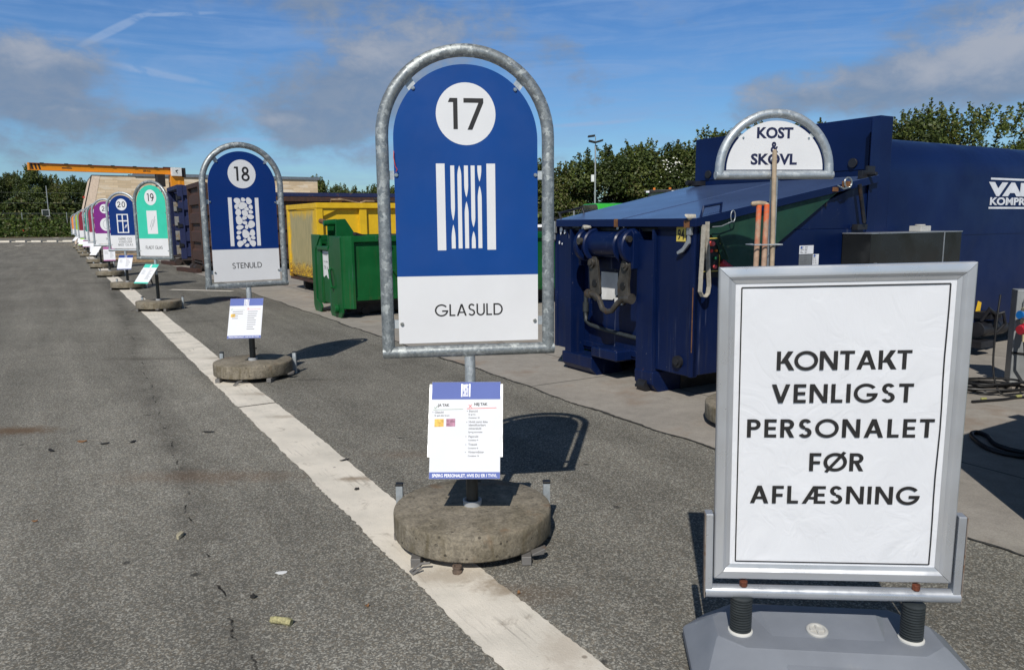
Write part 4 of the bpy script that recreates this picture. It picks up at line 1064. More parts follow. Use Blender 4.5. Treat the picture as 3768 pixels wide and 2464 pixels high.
    # control panel set in the side wall
    b = MB(); b.box(.045, .305, -.012, .0, 1.10, 1.47); b.build('panel_recess', 'panel_black', root)
    b = MB(); b.box(.055, .265, -.024, -.0125, 1.155, 1.445); cp = b.build('control_panel', 'panel_black', root, bevel=.003)
    b = MB(); b.box(.055, .265, -.030, -.0245, 1.438, 1.446); b.box(.259, .265, -.030, -.0245, 1.16, 1.438); b.box(.055, .259, -.030, -.0245, 1.155, 1.161); b.build('panel_edge', 'plate_yellow', cp)
    for x, z, r_, m_, l_ in ((.098, 1.395, .034, 'button_yellow', .02), (.137, 1.397, .022, 'button_pink', .05), (.15, 1.335, .016, 'button_red', .022), (.213, 1.335, .013, 'button_orange', .018), (.205, 1.27, .014, 'button_green', .018),
                             (.205, 1.195, .017, 'button_pink', .02), (.085, 1.335, .016, 'dark_steel', .014), (.085, 1.265, .018, 'dark_steel', .014), (.085, 1.20, .018, 'dark_steel', .014), (.145, 1.20, .018, 'dark_steel', .014), (.20, 1.395, .014, 'dark_steel', .014)):
        b = MB(); b.cyl((x, -.024, z), (x, -.024-l_, z), r_, r_*.9, 18); b.build('button', m_, cp, bevel=.002)
    b = MB(); b.cyl((.28, -.02, 1.235), (.37, -.045, 1.165), .035, .042, 16); b.build('power_plug', 'socket_red', root)
    # latches
    for x, y, s_ in ((.0, .02, 1), (.0, fw-.06, -1)):
        b = MB(); b.box(-.05, -.012, y, y+.05, 1.47, 1.60); b.prism([(y+.015, 1.40), (y+.09, 1.325), (y+.16, 1.30), (y+.17, 1.325), (y+.10, 1.365), (y+.05, 1.43), (y+.045, 1.48), (y+.015, 1.48)], 'x', -.045, -.02); b.build('latch', 'steel_edge', root, bevel=.006)
    b = MB(); b.tube([(-.03, .03, 1.60), (-.06, .02, 1.625), (-.02, -.01, 1.63)], [.02, .03, .02], 10); b.build('rag_knot', 'strap_cloth', root); b = MB(); b.tube([(-.08, 1.50, 1.545), (-.10, 1.44, 1.535), (-.085, 1.38, 1.54)], [.015, .025, .012], 8); b.build('rag_knot', 'strap_cloth', root)
    # bulkhead with folded flange
    bz = .24
    b = MB(); b.box(2.50, 2.71, -.005, bw, bz, 2.625); bh = b.build('bulkhead', 'navy_clean', root, bevel=.008)
    b = MB(); b.box(2.36, 2.5, -.012, -.002, .3, 2.60); b.build('bulkhead_flange', 'navy_clean', bh, bevel=.004)
    b = MB(); b.prism([(.10, 2.10), (.10, 2.585), (bw-.10, 2.585), (bw-.10, 2.10)], 'x', 2.492, 2.4985); b.build('bulkhead_panel', 'navy_clean', bh, bevel=.004)
    for y in (.27, 2.31):
        b = MB(); b.cyl((2.4925, y, 2.172), (2.470, y, 2.172), .05, seg=24); b.build('cover_disc', 'dark_steel', bh, bevel=.004)
    # hinges, stay
    b = MB(); b.cyl((2.28, -.14, 2.035), (2.28, .05, 2.035), .02, seg=12); b.box(2.18, 2.36, -.05, .0, 1.99, 2.07); b.box(2.30, 2.42, -.03, .0, 2.05, 2.12); b.build('hinge', 'dark_steel', root, bevel=.004)
    b = MB(); b.cyl((2.30, 2.50, 2.07), (2.46, 2.50, 2.07), .03, seg=10); b.box(2.36, 2.49, 2.36, 2.52, 2.035, 2.09); b.build('hinge', 'dark_steel', root)
    b = MB(); b.tube([(2.09, -.09, 1.93), (2.14, -.09, 1.76), (2.20, -.09, 1.56)], .020, 12); b.cyl((2.185, -.09, 1.62), (2.205, -.09, 1.55), .012, seg=10); b.box(2.12, 2.28, -.075, -.013, 1.49, 1.545); b.build('gas_stay', 'dark_steel', root)
    b = MB(); b.tube([(1.93+.055*cos(2*pi*i/16), -.075, 1.945+.05*sin(2*pi*i/16)) for i in range(16)], .009, 6, closed=True); b.tube([(1.93, -.085, 1.90), (1.85, -.09, 1.885), (1.78, -.07, 1.915)], .009, 6); b.build('chain_ring', 'bolt_steel', lid)
    b = MB(); b.box(1.86, 1.98, -.066, -.058, 1.90, 1.96); b.box(1.72, 1.80, -.066, -.058, 1.86, 1.90); b.build('rust_patch', 'rusty_edge', lid)
    b = MB(); b.tube([(.36+.028*cos(2*pi*i/12), -.075, 1.63+.05*sin(2*pi*i/12)) for i in range(12)], .005, 6, closed=True); b.tube([(.35, -.08, 1.585), (.22, -.075, 1.545), (.12, -.07, 1.54)], .005, 6); b.build('wire_loop', 'steel_edge', lid)
    # stickers on the side
    for x0_, x1_, z0_, z1_, m_ in ((1.352, 1.56, 1.268, 1.350, 'sticker_white'), (1.352, 1.545, 1.155, 1.263, 'sticker_grey'), (1.552, 1.645, 1.155, 1.263, 'sticker_white')):
        b = MB(); rect_xz(b, x0_, x1_, z0_, z1_, -.0016); st_ = b.build('sticker', m_, root, flat=True)
        b = MB(); r_ = random.Random(int(x0_*99+z0_*7))
        for k in range(5):
            zz = z1_-.018-(z1_-z0_)*k*.165
            for xx in (x0_+(x1_-x0_)*.38, x0_+(x1_-x0_)*.08): rect_xz(b, xx, xx+(x1_-x0_)*r_.uniform(.12, .28), zz, zz+.005, -.0022)
        b.build('small_print', 'ink_soft', st_, flat=True)
    for x0_, z0_ in ((1.365, 1.318), (1.562, 1.235)):
        b = MB(); b.poly([(x0_, -.0024, z0_+.01), (x0_+.012, -.0024, z0_), (x0_+.03, -.0024, z0_+.006), (x0_+.03, -.0024, z0_+.022), (x0_+.012, -.0024, z0_+.026)]); b.build('emblem', 'sticker_blue', root, flat=True)
    b = MB(); b.box(1.70, 1.718, -.012, .0, 1.72, 1.77); b.box(.50, .53, -.06, -.002, .83, .98); b.box(.47, .60, -.03, -.002, .30, .36); b.build('small_bracket', 'dark_steel', root)
    # control cabinet on the side
    b = MB(); b.box(1.98, 3.56, -.32, -.012, .80, 1.452); cb = b.build('cabinet', 'cabinet_steel', root, bevel=.004)
    b = MB(); b.box(1.975, 3.565, -.326, -.012, 1.4525, 1.462); b.box(3.22, 3.235, -.3255, -.321, .80, 1.4525); b.build('cabinet_edge', 'steel_edge', cb)
    b = MB(); b.cyl((2.06, -.32, 1.15), (2.06, -.335, 1.15), .028, seg=18); b.build('cabinet_lock', 'bolt_steel', cb)
    b = MB(); b.box(2.92, 3.10, -.25, -.12, 1.4625, 1.52); b.cyl((3.0, -.19, 1.52), (3.0, -.19, 1.535), .05, seg=14); b.build('beacon_base', 'cap_plastic', cb, bevel=.006)
    # container body behind the bulkhead with rounded shoulders
    yb_, n = bw, 10; rr = .40; ztop = 2.46
    P = [(-.002, .30), (-.002, ztop-rr)]+[(rr-rr*cos(pi/2*i/n), ztop-rr+rr*sin(pi/2*i/n)) for i in range(1, n+1)]+[(yb_-rr+rr*sin(pi/2*i/n), ztop-rr+rr*cos(pi/2*i/n)) for i in range(0, n+1)]+[(yb_, .30)]
    b = MB(); b.prism(P, 'x', 2.711, 7.4); body = b.build('container_body', 'navy_clean', root, angle=30)
    b = MB(); b.box(2.715, 7.4, -.006, -.0025, 1.405, 1.413); b.build('weld_seam', 'navy_clean', body)
    # lettering
    X0 = 4.69
    for za, zb_ in ((2.035, 2.058), (1.70, 1.722)):
        b = MB(); rect_xz(b, X0-.01, 7.0, za, zb_, -.0045); b.build('stripe', 'lettering_white', body, flat=True)
    b = MB(); font(b, 'VAR', X0+.01, 1.862, .195, -.0045, 'LEFT', .014, width=1.12); b.build('lettering', 'lettering_white', body, flat=True)
    b = MB(); font(b, 'KOMPRIMATOR', X0, 1.748, .118, -.0052, 'LEFT', .0045, width=1.72); b.build('lettering', 'lettering_white', body, flat=True)
    b = MB(); b.prism([(4.56, .43), (4.66, .40), (4.69, .60), (4.62, .62)], 'y', -.012, -.006); b.build('warning_sticker', 'sticker_yellow', body, smooth=False)
    # pump and hoses low on the side
    b = MB(); b.cyl((4.45, -.10, .30), (5.0, -.10, .30), .09, seg=18); b.box(4.55, 4.80, -.20, .0, .42, .50); b.tube([(4.5, -.12, .40), (4.5, -.2, .55), (4.62, -.22, .48), (4.66, -.2, .33)], .02, 8); b.tube([(4.6, -.12, .44), (4.72, -.25, .50), (4.80, -.24, .36), (4.74, -.18, .25)], .018, 8)
    b.box(4.35, 4.62, -.22, -.05, .10, .18); b.build('hydraulic_unit', 'dark_steel', root, bevel=.004)
    return root
compactor()
# lashing strap hung on the lid corner
CX, CY, _ = rc(4.70, 4.72)
def cl(x, y, z): p = rc(4.70+x, 4.72+y); return (p[0], p[1], z)
b = MB(); P = [(.02, 1.56), (.015, 1.40), (.0, 1.1), (-.005, .99), (.02, .95), (.05, .945), (.08, .97), (.09, 1.03), (.065, 1.30), (.045, 1.50), (.045, 1.585)]
q = 0.004
for i in range(len(P)-1):
    (x, z), (x2, z2) = P[i], P[i+1]; d = Vector((x2-x, 0, z2-z)).normalized(); n_ = Vector((-d.z, 0, d.x))
    y0, y1 = -.088-.002*i, -.045-.002*i
    A = []
    for (xx, zz) in ((x, z), (x2, z2)):
        for yy in (y0, y1): A.append((xx-n_.x*.004, yy, zz-n_.z*.004)); A.append((xx+n_.x*.004, yy, zz+n_.z*.004))
    b.hexa([A[0], A[1], A[3], A[2]], [A[4], A[5], A[7], A[6]])
o = b.build('lashing_strap', 'strap_cloth'); o.location = rc(4.70, 4.72); o.rotation_euler = (0, 0, ROW)
tag(o, 'beige webbing strap hanging in a loop from the compactor lid corner', 'strap')

# ================================================================ GREEN CONTAINER
def green_container(loc, label, grp=None):
    root = thing('hook_lift_container', label, 'container', loc, ROW, grp)
    G = 'green_paint'; L = 5.2; Wd = 1.80
    b = MB()
    b.box(.14, L, .03, .075, .30, 1.28); b.box(.14, L, Wd-.075, Wd-.03, .30, 1.28); b.box(.14, .19, .075, Wd-.075, .30, 1.28); b.box(L-.06, L, .075, Wd-.075, .30, 1.28); b.box(.19, L-.06, .075, Wd-.075, .30, .36)
    b.build('tub', G, root, bevel=.006)
    b = MB(); b.box(.16, L+.03, -.03, .09, 1.281, 1.385); b.box(.16, L+.03, Wd-.09, Wd+.03, 1.281, 1.385); b.box(L-.06, L+.03, .09, Wd-.09, 1.281, 1.385); b.build('rim', G, root, bevel=.012)
    b = MB(); b.box(.16, L, .015, .032, .30, .36); b.box(L-.12, L+.01, -.01, .03, .3, 1.28); b.build('bottom_rail', G, root, bevel=.005)
    # corner pieces, bevelled in plan
    def corner(ya, yb_, flip):
        b = MB()
        pr = [(.0, ya), (.0, yb_), (.17, yb_), (.17, ya-.0)]
        if flip: pl_ = [(.0, .10), (.0, .74), (.035, .74), (.035, .13), (.18, -.012), (.18, -.03), (.13, -.03)]
        else: pl_ = [(.0, Wd-.10), (.0, 1.26), (.035, 1.26), (.035, Wd-.13), (.18, Wd+.012), (.18, Wd+.03), (.13, Wd+.03)]
        b.prism(pl_ if flip else pl_[::-1], 'z', .17, 1.385); return b
    b = corner(0, 0, True); cr = b.build('corner_wall', G, root, bevel=.008)
    b = corner(0, 0, False); b.build('corner_wall', G, root, bevel=.008)
    # front uprights with cut shoulders, running down into the feet
    b = MB(); b.prism([(.10, .10), (.20, .0), (.70, -.0), (.76, .06), (.76, 1.14), (.42, 1.37), (.10, 1.37)], 'x', -.02, .012); b.box(.012, .20, .735, .76, .10, 1.12); b.build('front_upright', G, root, bevel=.01)
    b = MB(); b.prism([(1.24, .10), (1.32, .0), (1.66, .0), (1.74, .10), (1.74, 1.40), (1.24, 1.40), (1.24, 1.36), (1.52, 1.13), (1.55, 1.0), (1.55, .22), (1.30, .16)], 'x', -.02, .012); b.box(.012, .20, 1.24, 1.265, .16, 1.12); b.build('front_upright', G, root, bevel=.01)
    b = MB(); b.box(-.03, .10, .76, 1.40, 1.13, 1.20); b.build('cross_bar', G, root, bevel=.012)
    b = MB(); b.box(.03, .07, .76, 1.26, .20, 1.13); b.build('recess_wall', G, root, bevel=.004)
    b = MB(); b.poly([(.028, 1.19, .64), (.028, 1.14, .67), (.028, 1.05, .69), (.028, .97, .63), (.028, .80, .63), (.028, .80, 1.11), (.028, 1.23, 1.11), (.028, 1.23, .66)]); nt = b.build('paper_notice', 'paper_white', root, flat=True)
    b = MB()
    for txt, z, sz in (('Beholder', .985, .07), ('Vi er åben', .86, .05), ('Tlf. 6', .735, .09)):
        t_ = MB(); font(t_, txt, 0, 0, sz, 0, 'CENTER', width=.24); b.add([(.0265, 1.06-v[0], z+.05+v[2]) for v in t_.v], t_.f)
    b.build('notice_text', 'ink_soft', nt, flat=True)
    # hook post
    for y in (.33, .78):
        b = MB(); b.prism([(.0, 1.20), (.0, 1.66), (.17, 1.67), (.42, 1.28), (.42, 1.20)], 'y', y, y+.04); b.build('hook_cheek', G, root, bevel=.01)
    b = MB(); b.hexa([(.17, .37, 1.655), (.42, .37, 1.275), (.42, .78, 1.275), (.17, .78, 1.655)], [(.15, .37, 1.64), (.40, .37, 1.26), (.40, .78, 1.26), (.15, .78, 1.64)]); b.box(.10, .14, .37, .78, 1.20, 1.60); b.build('hook_post', G, root, bevel=.004)
    b = MB(); b.cyl((-.12, .62, 1.60), (.12, .62, 1.60), .048, seg=18); b.build('pin_sleeve', G, root, bevel=.004)
    b = MB(); b.cyl((.03, .82, 1.60), (.03, 1.26, 1.64), .045, seg=16); b.build('hook_pin', 'rusty_edge', root, bevel=.01)
    b = MB(); b.tube([(-.02, .62, .83), (-.06, .61, .80), (-.07, .53, .62), (-.065, .50, .52), (-.02, .50, .50)], .022, 10); b.build('lashing_hook', G, root)
    b = MB(); b.tube([(.85, .03, .80), (.86, -.06, .79), (1.3, -.07, .775), (1.75, -.06, .79), (1.76, .03, .80)], .012, 8); b.build('grab_rail', G, root)
    b = MB(); b.tube([(2.9, .03, .80), (2.91, -.06, .79), (3.3, -.07, .775), (3.7, -.06, .79), (3.71, .03, .80)], .012, 8); b.build('grab_rail', G, root)
    b = MB(); b.cyl((-.025, .34, .155), (-.09, .34, .155), .075, seg=24); b.build('front_roller', G, root, bevel=.006)
    b = MB(); b.box(.2, L-.1, .42, .56, .06, .24); b.box(.2, L-.1, 1.24, 1.38, .06, .24); b.box(.2, L-.15, .2, Wd-.2, .24, .30); b.build('base_rail', 'scrap_dark', root)
    for x in (.5, L-.4):
        for y in (.49, 1.31):
            b = MB(); b.cyl((x, y-.08, .075), (x, y+.08, .075), .075, seg=18); b.build('wheel', 'dark_steel', root)
    b = MB(); b.box(.22, L-.1, .095, Wd-.095, 1.05, 1.06)
    r_ = random.Random(3)
    for k in range(46):
        x, y, a = r_.uniform(.4, L-.3), r_.uniform(.15, Wd-.15), r_.uniform(0, 3.1); l_, w_, t_ = r_.uniform(.12, .45), r_.uniform(.03, .12), r_.uniform(.02, .05)
        z = 1.16+r_.uniform(-.06, .24); dx, dy = Vector((cos(a), sin(a), r_.uniform(-.3, .3)))*l_, Vector((-sin(a), cos(a), 0))*w_
        p = Vector((x, y, z)); up = Vector((0, 0, t_)); A = [p-dx-dy, p+dx-dy, p+dx+dy, p-dx+dy]
        b.hexa(A, [v+up for v in A], 0 if r_.random() < .55 else 1)
    b.build('scrap_load', ['scrap_dark', 'wood_scrap'], root, smooth=False)
    return root
gc = green_container(rc(4.05, 12.08), 'small green open container with a hook post, between the yellow container and the compactor')
# its neighbour on the near side of the compactor, out of the picture; its shadow falls on the apron
g2 = copy_tree(gc); g2.location = rc(4.2, -.02)
g2['label'] = 'small green open container on the near side of the compactor, beside the cable'

# ================================================================ YELLOW CONTAINER
def yellow_container():
    Y = 'yellow_worn_paint'
    root = thing('roll_off_container', 'yellow open roll-off container with a worn grey-green patch and rust scars on its end wall', 'container', rc(5.02, 16.62), ROW)
    L, W_ = 5.7, 2.5; Z0, Z1 = .30, 2.05
    b = MB(); b.box(.0, .05, .06, W_-.06, Z0+.06, Z1-.14); b.build('end_wall', Y, root)
    b = MB(); b.box(-.03, .12, .0, .13, Z0, Z1-.12); b.build('corner_post', Y, root, bevel=.008)
    b = MB(); b.box(-.03, .12, W_-.13, W_, Z0, Z1-.12); b.build('corner_post', Y, root, bevel=.008)
    b = MB(); b.box(-.035, L, -.015, .13, Z1-.12, Z1); b.box(-.035, L, W_-.13, W_+.015, Z1-.12, Z1); b.box(-.035, .10, .13, W_-.13, Z1-.12, Z1-.002); b.box(L-.1, L, .13, W_-.13, Z1-.12, Z1-.002); b.build('top_rim', Y, root, bevel=.01)
    b = MB(); b.box(.12, L, .10, .14, Z0, Z1-.12); b.box(.05, L, W_-.14, W_-.10, Z0, Z1-.12); b.box(L-.05, L, .14, W_-.14, Z0, Z1-.12); b.box(.05, L-.05, .14, W_-.14, Z0+.02, Z0+.08); b.build('side_wall', Y, root)
    for k in range(5):
        x = .98+k*1.02
        b = MB(); b.box(x, x+.17, .015, .10, Z0, Z1-.12); b.build('side_rib', Y, root, bevel=.008)
    b = MB(); b.prism([(.12, Z1-.30), (.12, Z1-.12), (.52, Z1-.12)], 'y', .03, .10); b.build('gusset', Y, root)
    b = MB(); b.box(-.03, L, .02, .14, Z0-.08, Z0); b.box(-.03, .12, .14, W_-.1, Z0-.06, Z0); b.build('bottom_rail', 'rust_brown', root, bevel=.006)
    b = MB(); b.box(.1, L, .75, .90, .02, .25); b.box(.1, L, 1.6, 1.75, .02, .25); b.box(.4, L-.2, .3, 2.2, .18, .24); b.build('base_rail', 'scrap_dark', root)
    for y in (.35, 2.15):
        b = MB(); b.cyl((.35, y-.12, .11), (.35, y+.12, .11), .11, seg=20); b.build('front_roller', 'plate_yellow', root, bevel=.01)
    b = MB(); r_ = random.Random(8)
    for k in range(70):
        x, y, a = r_.uniform(.5, L-.4), r_.uniform(.3, W_-.3), r_.uniform(0, 3.1); l_, w_, t_ = r_.uniform(.15, .6), r_.uniform(.04, .14), r_.uniform(.02, .06)
        z = 1.75+r_.uniform(-.1, .42)*sin(pi*x/L)**.5; dx, dy = Vector((cos(a), sin(a), r_.uniform(-.25, .25)))*l_, Vector((-sin(a), cos(a), 0))*w_
        p = Vector((x, y, z)); up = Vector((0, 0, t_)); A = [p-dx-dy, p+dx-dy, p+dx+dy, p-dx+dy]; b.hexa(A, [v+up for v in A], 0 if r_.random() < .7 else 1)
    b.box(.2, L-.1, .15, W_-.15, 1.6, 1.62)
    b.build('wood_load', ['wood_scrap', 'scrap_dark'], root, smooth=False)
yellow_container()

# ================================================================ TALL ROLL-OFF CONTAINERS
def tall(loc, L, W_, Z1, Zs, paint, inner, label, openend=False, rimh=.16, ribs=4, hoop=None):
    root = thing('roll_off_container', label, 'container', loc, ROW)
    Z0 = .32
    # near and far side walls, with stepped horizontal pressings
    def side(y0, sgn, name):
        b = MB(); b.box(.08, L, min(y0, y0+sgn*.04), max(y0, y0+sgn*.04), Z0, Zs-rimh)
        w = b.build(name, paint, root)
        return w
    side(.08, 1, 'near_wall'); side(W_-.08, -1, 'far_wall')
    hh = (Zs-rimh-Z0)/ribs
    for k in range(ribs):
        z0 = Z0+k*hh
        b = MB(); b.hexa([(.20, .08, z0+.02), (L-.1, .08, z0+.02), (L-.1, .08, z0+hh*.70), (.20, .08, z0+hh*.70)], [(.20, .005, z0+.05), (L-.1, .005, z0+.05), (L-.1, .005, z0+hh*.64), (.20, .005, z0+hh*.64)])
        b.build('wall_pressing', paint, root)
        b = MB(); b.hexa([(.20, W_-.12, z0+.02), (L-.1, W_-.12, z0+.02), (L-.1, W_-.12, z0+hh*.70), (.20, W_-.12, z0+hh*.70)], [(.20, W_-.19, z0+.05), (L-.1, W_-.19, z0+.05), (L-.1, W_-.19, z0+hh*.64), (.20, W_-.19, z0+hh*.64)])
        b.build('wall_pressing', inner, root)
    b = MB(); b.box(.0, .20, -.01, .12, Z0-.04, Z1); b.prism([(.2, Zs), (.2, Z1), (1.5, Zs)], 'y', .0, .06); b.build('corner_post', paint, root, bevel=.012)
    b = MB(); b.box(.0, .20, W_-.12, W_+.01, Z0-.04, Z1); b.prism([(.2, Zs), (.2, Z1), (1.5, Zs)], 'y', W_-.06, W_); b.build('corner_post', paint, root, bevel=.012)
    b = MB(); b.box(.21, L, -.03, .14, Zs-rimh, Zs); b.box(.21, L, W_-.14, W_+.03, Zs-rimh, Zs); b.box(.0, .14, .12, W_-.12, Z1-rimh, Z1-.003); b.box(L-.14, L, .14, W_-.14, Zs-rimh, Zs-.003); b.build('top_rim', paint, root, bevel=.012)
    b = MB(); b.box(.0, L, .0, .14, Z0-.10, Z0-.0); b.box(0, L, W_-.14, W_, Z0-.10, Z0); b.box(.05, L, .14, W_-.14, Z0-.04, Z0+.02); b.build('floor_frame', 'dark_rust', root)
    b = MB(); b.box(L-.06, L, .12, W_-.12, Z0, Zs-rimh); b.build('back_wall', paint, root)
    b = MB(); b.box(-.15, L, .75, .92, .02, Z0-.1); b.box(-.15, L, W_-.92, W_-.75, .02, Z0-.1); b.cyl((-.05, .65, .14), (-.05, 1.0, .14), .12, seg=18); b.cyl((-.05, W_-1.0, .14), (-.05, W_-.65, .14), .12, seg=18); b.build('base_rail', 'dark_rust', root)
    if not openend:
        b = MB(); b.box(.10, .15, .12, W_-.12, Z0, Z1-rimh); ew = b.build('end_wall', paint, root); hh = (Z1-rimh-Z0)/ribs
        for k in range(ribs):
            z0 = Z0+k*hh
            b = MB(); b.hexa([(.10, .16, z0+.03), (.10, W_-.16, z0+.03), (.10, W_-.16, z0+hh*.72), (.10, .16, z0+hh*.72)], [(.015, .22, z0+.07), (.015, W_-.22, z0+.07), (.015, W_-.22, z0+hh*.62), (.015, .22, z0+hh*.62)]); b.build('end_pressing', paint, ew)
    else:
        b = MB(); b.box(.06, 1.5, .14, W_-.14, Z1-rimh-.02, Z1-rimh); b.prism([(.1, Z1-rimh-.02), (1.2, Z1-rimh-.02), (.12, Z1-1.0)], 'y', .125, .145); b.build('hood', paint, root)
        for z in (.75, 1.5, 2.1, 2.55):
            b = MB(); b.box(-.05, .10, -.05, .02, z, z+.12); b.cyl((-.04, -.03, z-.06), (-.04, -.03, z+.18), .025, seg=8); b.build('hinge', 'dark_steel', root)
    return root
tall(rc(4.12, 26.6), 7.4, 2.45, 2.98, 2.52, 'rust_brown', 'rust_brown', 'tall rust-brown container with pressed end wall beside sign 18')
tall(rc(4.12, 31.45), 9.4, 3.0, 3.10, 2.86, 'worn_blue_paint', 'worn_grey_paint', 'tall worn blue container with its end open, right of the teal sign', openend=True)
for i, (s0, t0, s1, t1, lb) in enumerate(((3.15, 28.7, 4.0, 26.5, 'rusty timber sleeper on the ground before the brown container'), (3.3, 34.0, 4.0, 32.2, 'rusty timber sleeper lying before the open blue container'))):
    p, q = Vector(rc(s0+.45, t0, .07)), Vector(rc(s1, t1, .07)); o = MB().hexa([(-1.0, -.09, -.065), (1.0, -.09, -.065), (1.0, .09, -.065), (-1.0, .09, -.065)], [(-1.0, -.09, .065), (1.0, -.08, .065), (1.0, .09, .06), (-1.0, .09, .065)]).build('timber_sleeper', 'rust_brown', bevel=.008)
    o.location = (p+q)/2; d = q-p; o.rotation_euler = (0, 0, atan2(d.y, d.x)); tag(o, lb, 'sleeper')
# pallets
def pallet(loc, rot, label):
    root = thing('wooden_pallet', label, 'pallet', loc, 0); root.rotation_euler = rot
    for k in range(5): MB().box(-.6, .6, -.4+k*.175, -.3+k*.175, .12, .142).build('deck_board', 'wood_scrap', root)
    for y in (-.36, 0, .34): MB().box(-.6, .6, y-.05, y+.05, .02, .119).build('bearer', 'wood_scrap', root)
pallet(rc(3.0, 36.0), (0, 0, .6), 'flat wooden pallet on the asphalt behind sign 20')
pallet(rc(2.7, 39.0, .40), (R(78), 0, .5), 'wooden pallet leaning on edge behind the flat one')

# ================================================================ POWER POST AND CABLES
root = thing('power_post', 'grey galvanised power post with cream and red sockets beside the compactor', 'post', rc(7.84, 3.50), ROW-R(50))
b = MB(); b.box(-.13, .13, -.09, .09, .03, .925); pb = b.build('post_body', 'post_grey', root, bevel=.008)
b = MB(); b.box(.05, .056, -.094, -.09, .03, .93); b.build('post_seam', 'steel_edge', pb)
b = MB(); b.lathe([(.30, 0), (.30, .03), (.27, .034)], 6); b.build('foot_plate', 'yard_concrete', root, smooth=False)
b = MB(); b.prism([(-.10, .60), (.03, .60), (.03, .78), (-.05, .79), (-.10, .74)], 'x', -.06, .03) ; b.v = [(x, y-.115, z) for x, y, z in b.v]; sb = b.build('socket_box', 'socket_cream', root, bevel=.008); sb.scale = (.72, .85, .85); sb.location = (-.045, -.02, .10)
b = MB(); b.cyl((-.05, -.19, .70), (-.13, -.25, .715), .042, .046, 16); b.build('blue_socket', 'socket_blue', sb)
b = MB(); b.cyl((-.03, -.20, .60), (-.05, -.25, .50), .048, .044, 16); b.cyl((-.09, -.25, .56), (-.12, -.28, .55), .05, .05, 16); b.build('red_plug', 'socket_red', sb)
b = MB(); b.cyl((-.05, -.25, .50), (-.055, -.26, .42), .03, .022, 14); b.build('plug_collar', 'socket_cream', sb)
for x in (-.04, .01):
    b = MB(); b.tube([(x, -.13, .78), (x, -.12, .86), (x+.02, -.10, .90), (x+.04, -.09, .86)], .011, 8); b.build('white_lead', 'sticker_white', sb)
b = MB(); b.tube([(-.08, -.24, .47), (-.07, -.27, .33), (.02, -.28, .20), (.16, -.25, .08), (.35, -.25, .02), (.6, -.3, .015)], .013, 8); b.build('plug_lead', 'cable_black', root)
b = MB(); b.tube([(-.135, -.095, .33), (.135, -.095, .31)], .010, 6); b.build('cable_tie', 'cable_black', root)
def cable(pts, r_, label, m='cable_black'):
    P = [Vector((x, y, r_+z)) for x, y, z in pts]; Q = []
    for i in range(len(P)-1):
        p0, p1, p2, p3 = P[max(i-1, 0)], P[i], P[i+1], P[min(i+2, len(P)-1)]
        for k in range(6):
            u = k/6; Q.append(.5*((2*p1)+(p2-p0)*u+(2*p0-5*p1+4*p2-p3)*u*u+(3*p1-p0-3*p2+p3)*u**3))
    Q.append(P[-1]); o = MB().tube([tuple(q) for q in Q], r_, 8).build('cable', m); return tag(o, label, 'cable', None)
cable([(3.70, 4.70, .004), (3.40, 4.82, .004), (3.29, 4.99, .004), (3.36, 5.30, .004), (3.45, 5.40, .004), (3.47, 5.30, .004), (3.40, 5.05, .004), (3.55, 4.86, .004), (4.1, 4.80, .004)], .017, 'thick black cable doubled into a loop on the shaded apron')
cable([(3.35, 4.50, .004), (3.6, 4.50, .004), (4.2, 4.62, .004)], .017, 'straight black cable end on the shaded apron below the loop')
cable([(4.0, 6.35, .004), (4.3, 6.42, .004), (4.55, 6.50, .004), (4.9, 6.45, .004), (5.2, 6.6, .004)], .013, 'black cable with a yellow tag running to the power post', 'cable_black')
P = []
for k in range(46):
    a = k*.55; P.append((4.42+.05*sin(k*1.3)+(.30+.04*sin(k*.7))*cos(a), 6.78+(.16+.03*cos(k*.9))*sin(a), .004+.0045*k*.5))
cable(P, .011, 'heap of coiled black cable at the foot of the power post')
cable([(4.42, 6.74, .90), (4.38, 6.70, .60), (4.36, 6.66, .25), (4.40, 6.60, .03), (4.55, 6.55, .004)], .009, 'thin cable hanging beside the power post')
for i, (x, y, lb) in enumerate(((4.13, 6.40, 'yellow cable tag nearer the silver frame'), (4.50, 6.49, 'yellow cable tag at the foot of the power post'))):
    o = MB().box(-.03, .03, -.012, .012, 0, .022).build('cable_tag', 'cable_tag', bevel=.008, loc=(x, y, .02)); o.rotation_euler = (0, 0, .3); tag(o, lb, 'cable tag')

# ================================================================ BUILDING, CRANE, LAMP
root = thing('brick_building', 'low pale brick building with a grey roof edge and a slanted end', 'building', rc(0, 70), ROW)
z1 = 5.55; b = MB(); b.prism([(2.15, 0), (21.27, 0), (21.27, z1), (3.52, z1)], 'y', 0, 9); b.build('brick_wall', 'pale_brick', root, smooth=False)
b = MB(); b.prism([(1.45, 0), (2.15, 0), (3.52, z1), (2.93, z1)], 'y', -.02, 9); en = b.build('raked_end', 'render_pale', root, smooth=False)
b = MB(); b.prism([(1.38, 0), (1.45, 0), (2.93, z1), (2.86, z1)], 'y', -.03, .12); b.build('dark_trim', 'crane_dark', en, smooth=False)
b = MB(); b.box(6.0, 21.45, -.12, 9.2, z1+.003, z1+.26); b.box(2.9, 6.0, -.05, 9.2, z1+.003, z1+.06); b.build('roof_edge', 'roof_metal', root, smooth=False)
b = MB(); b.cyl((18.5, 3, z1+.26), (18.5, 3, z1+.42), .22, .1, 12); b.build('roof_vent', 'crane_dark', root)
b = MB(); b.box(2.15, 2.3, -.06, -.025, 3.75, 3.9); b.build('alarm_box', 'marker_red', root)

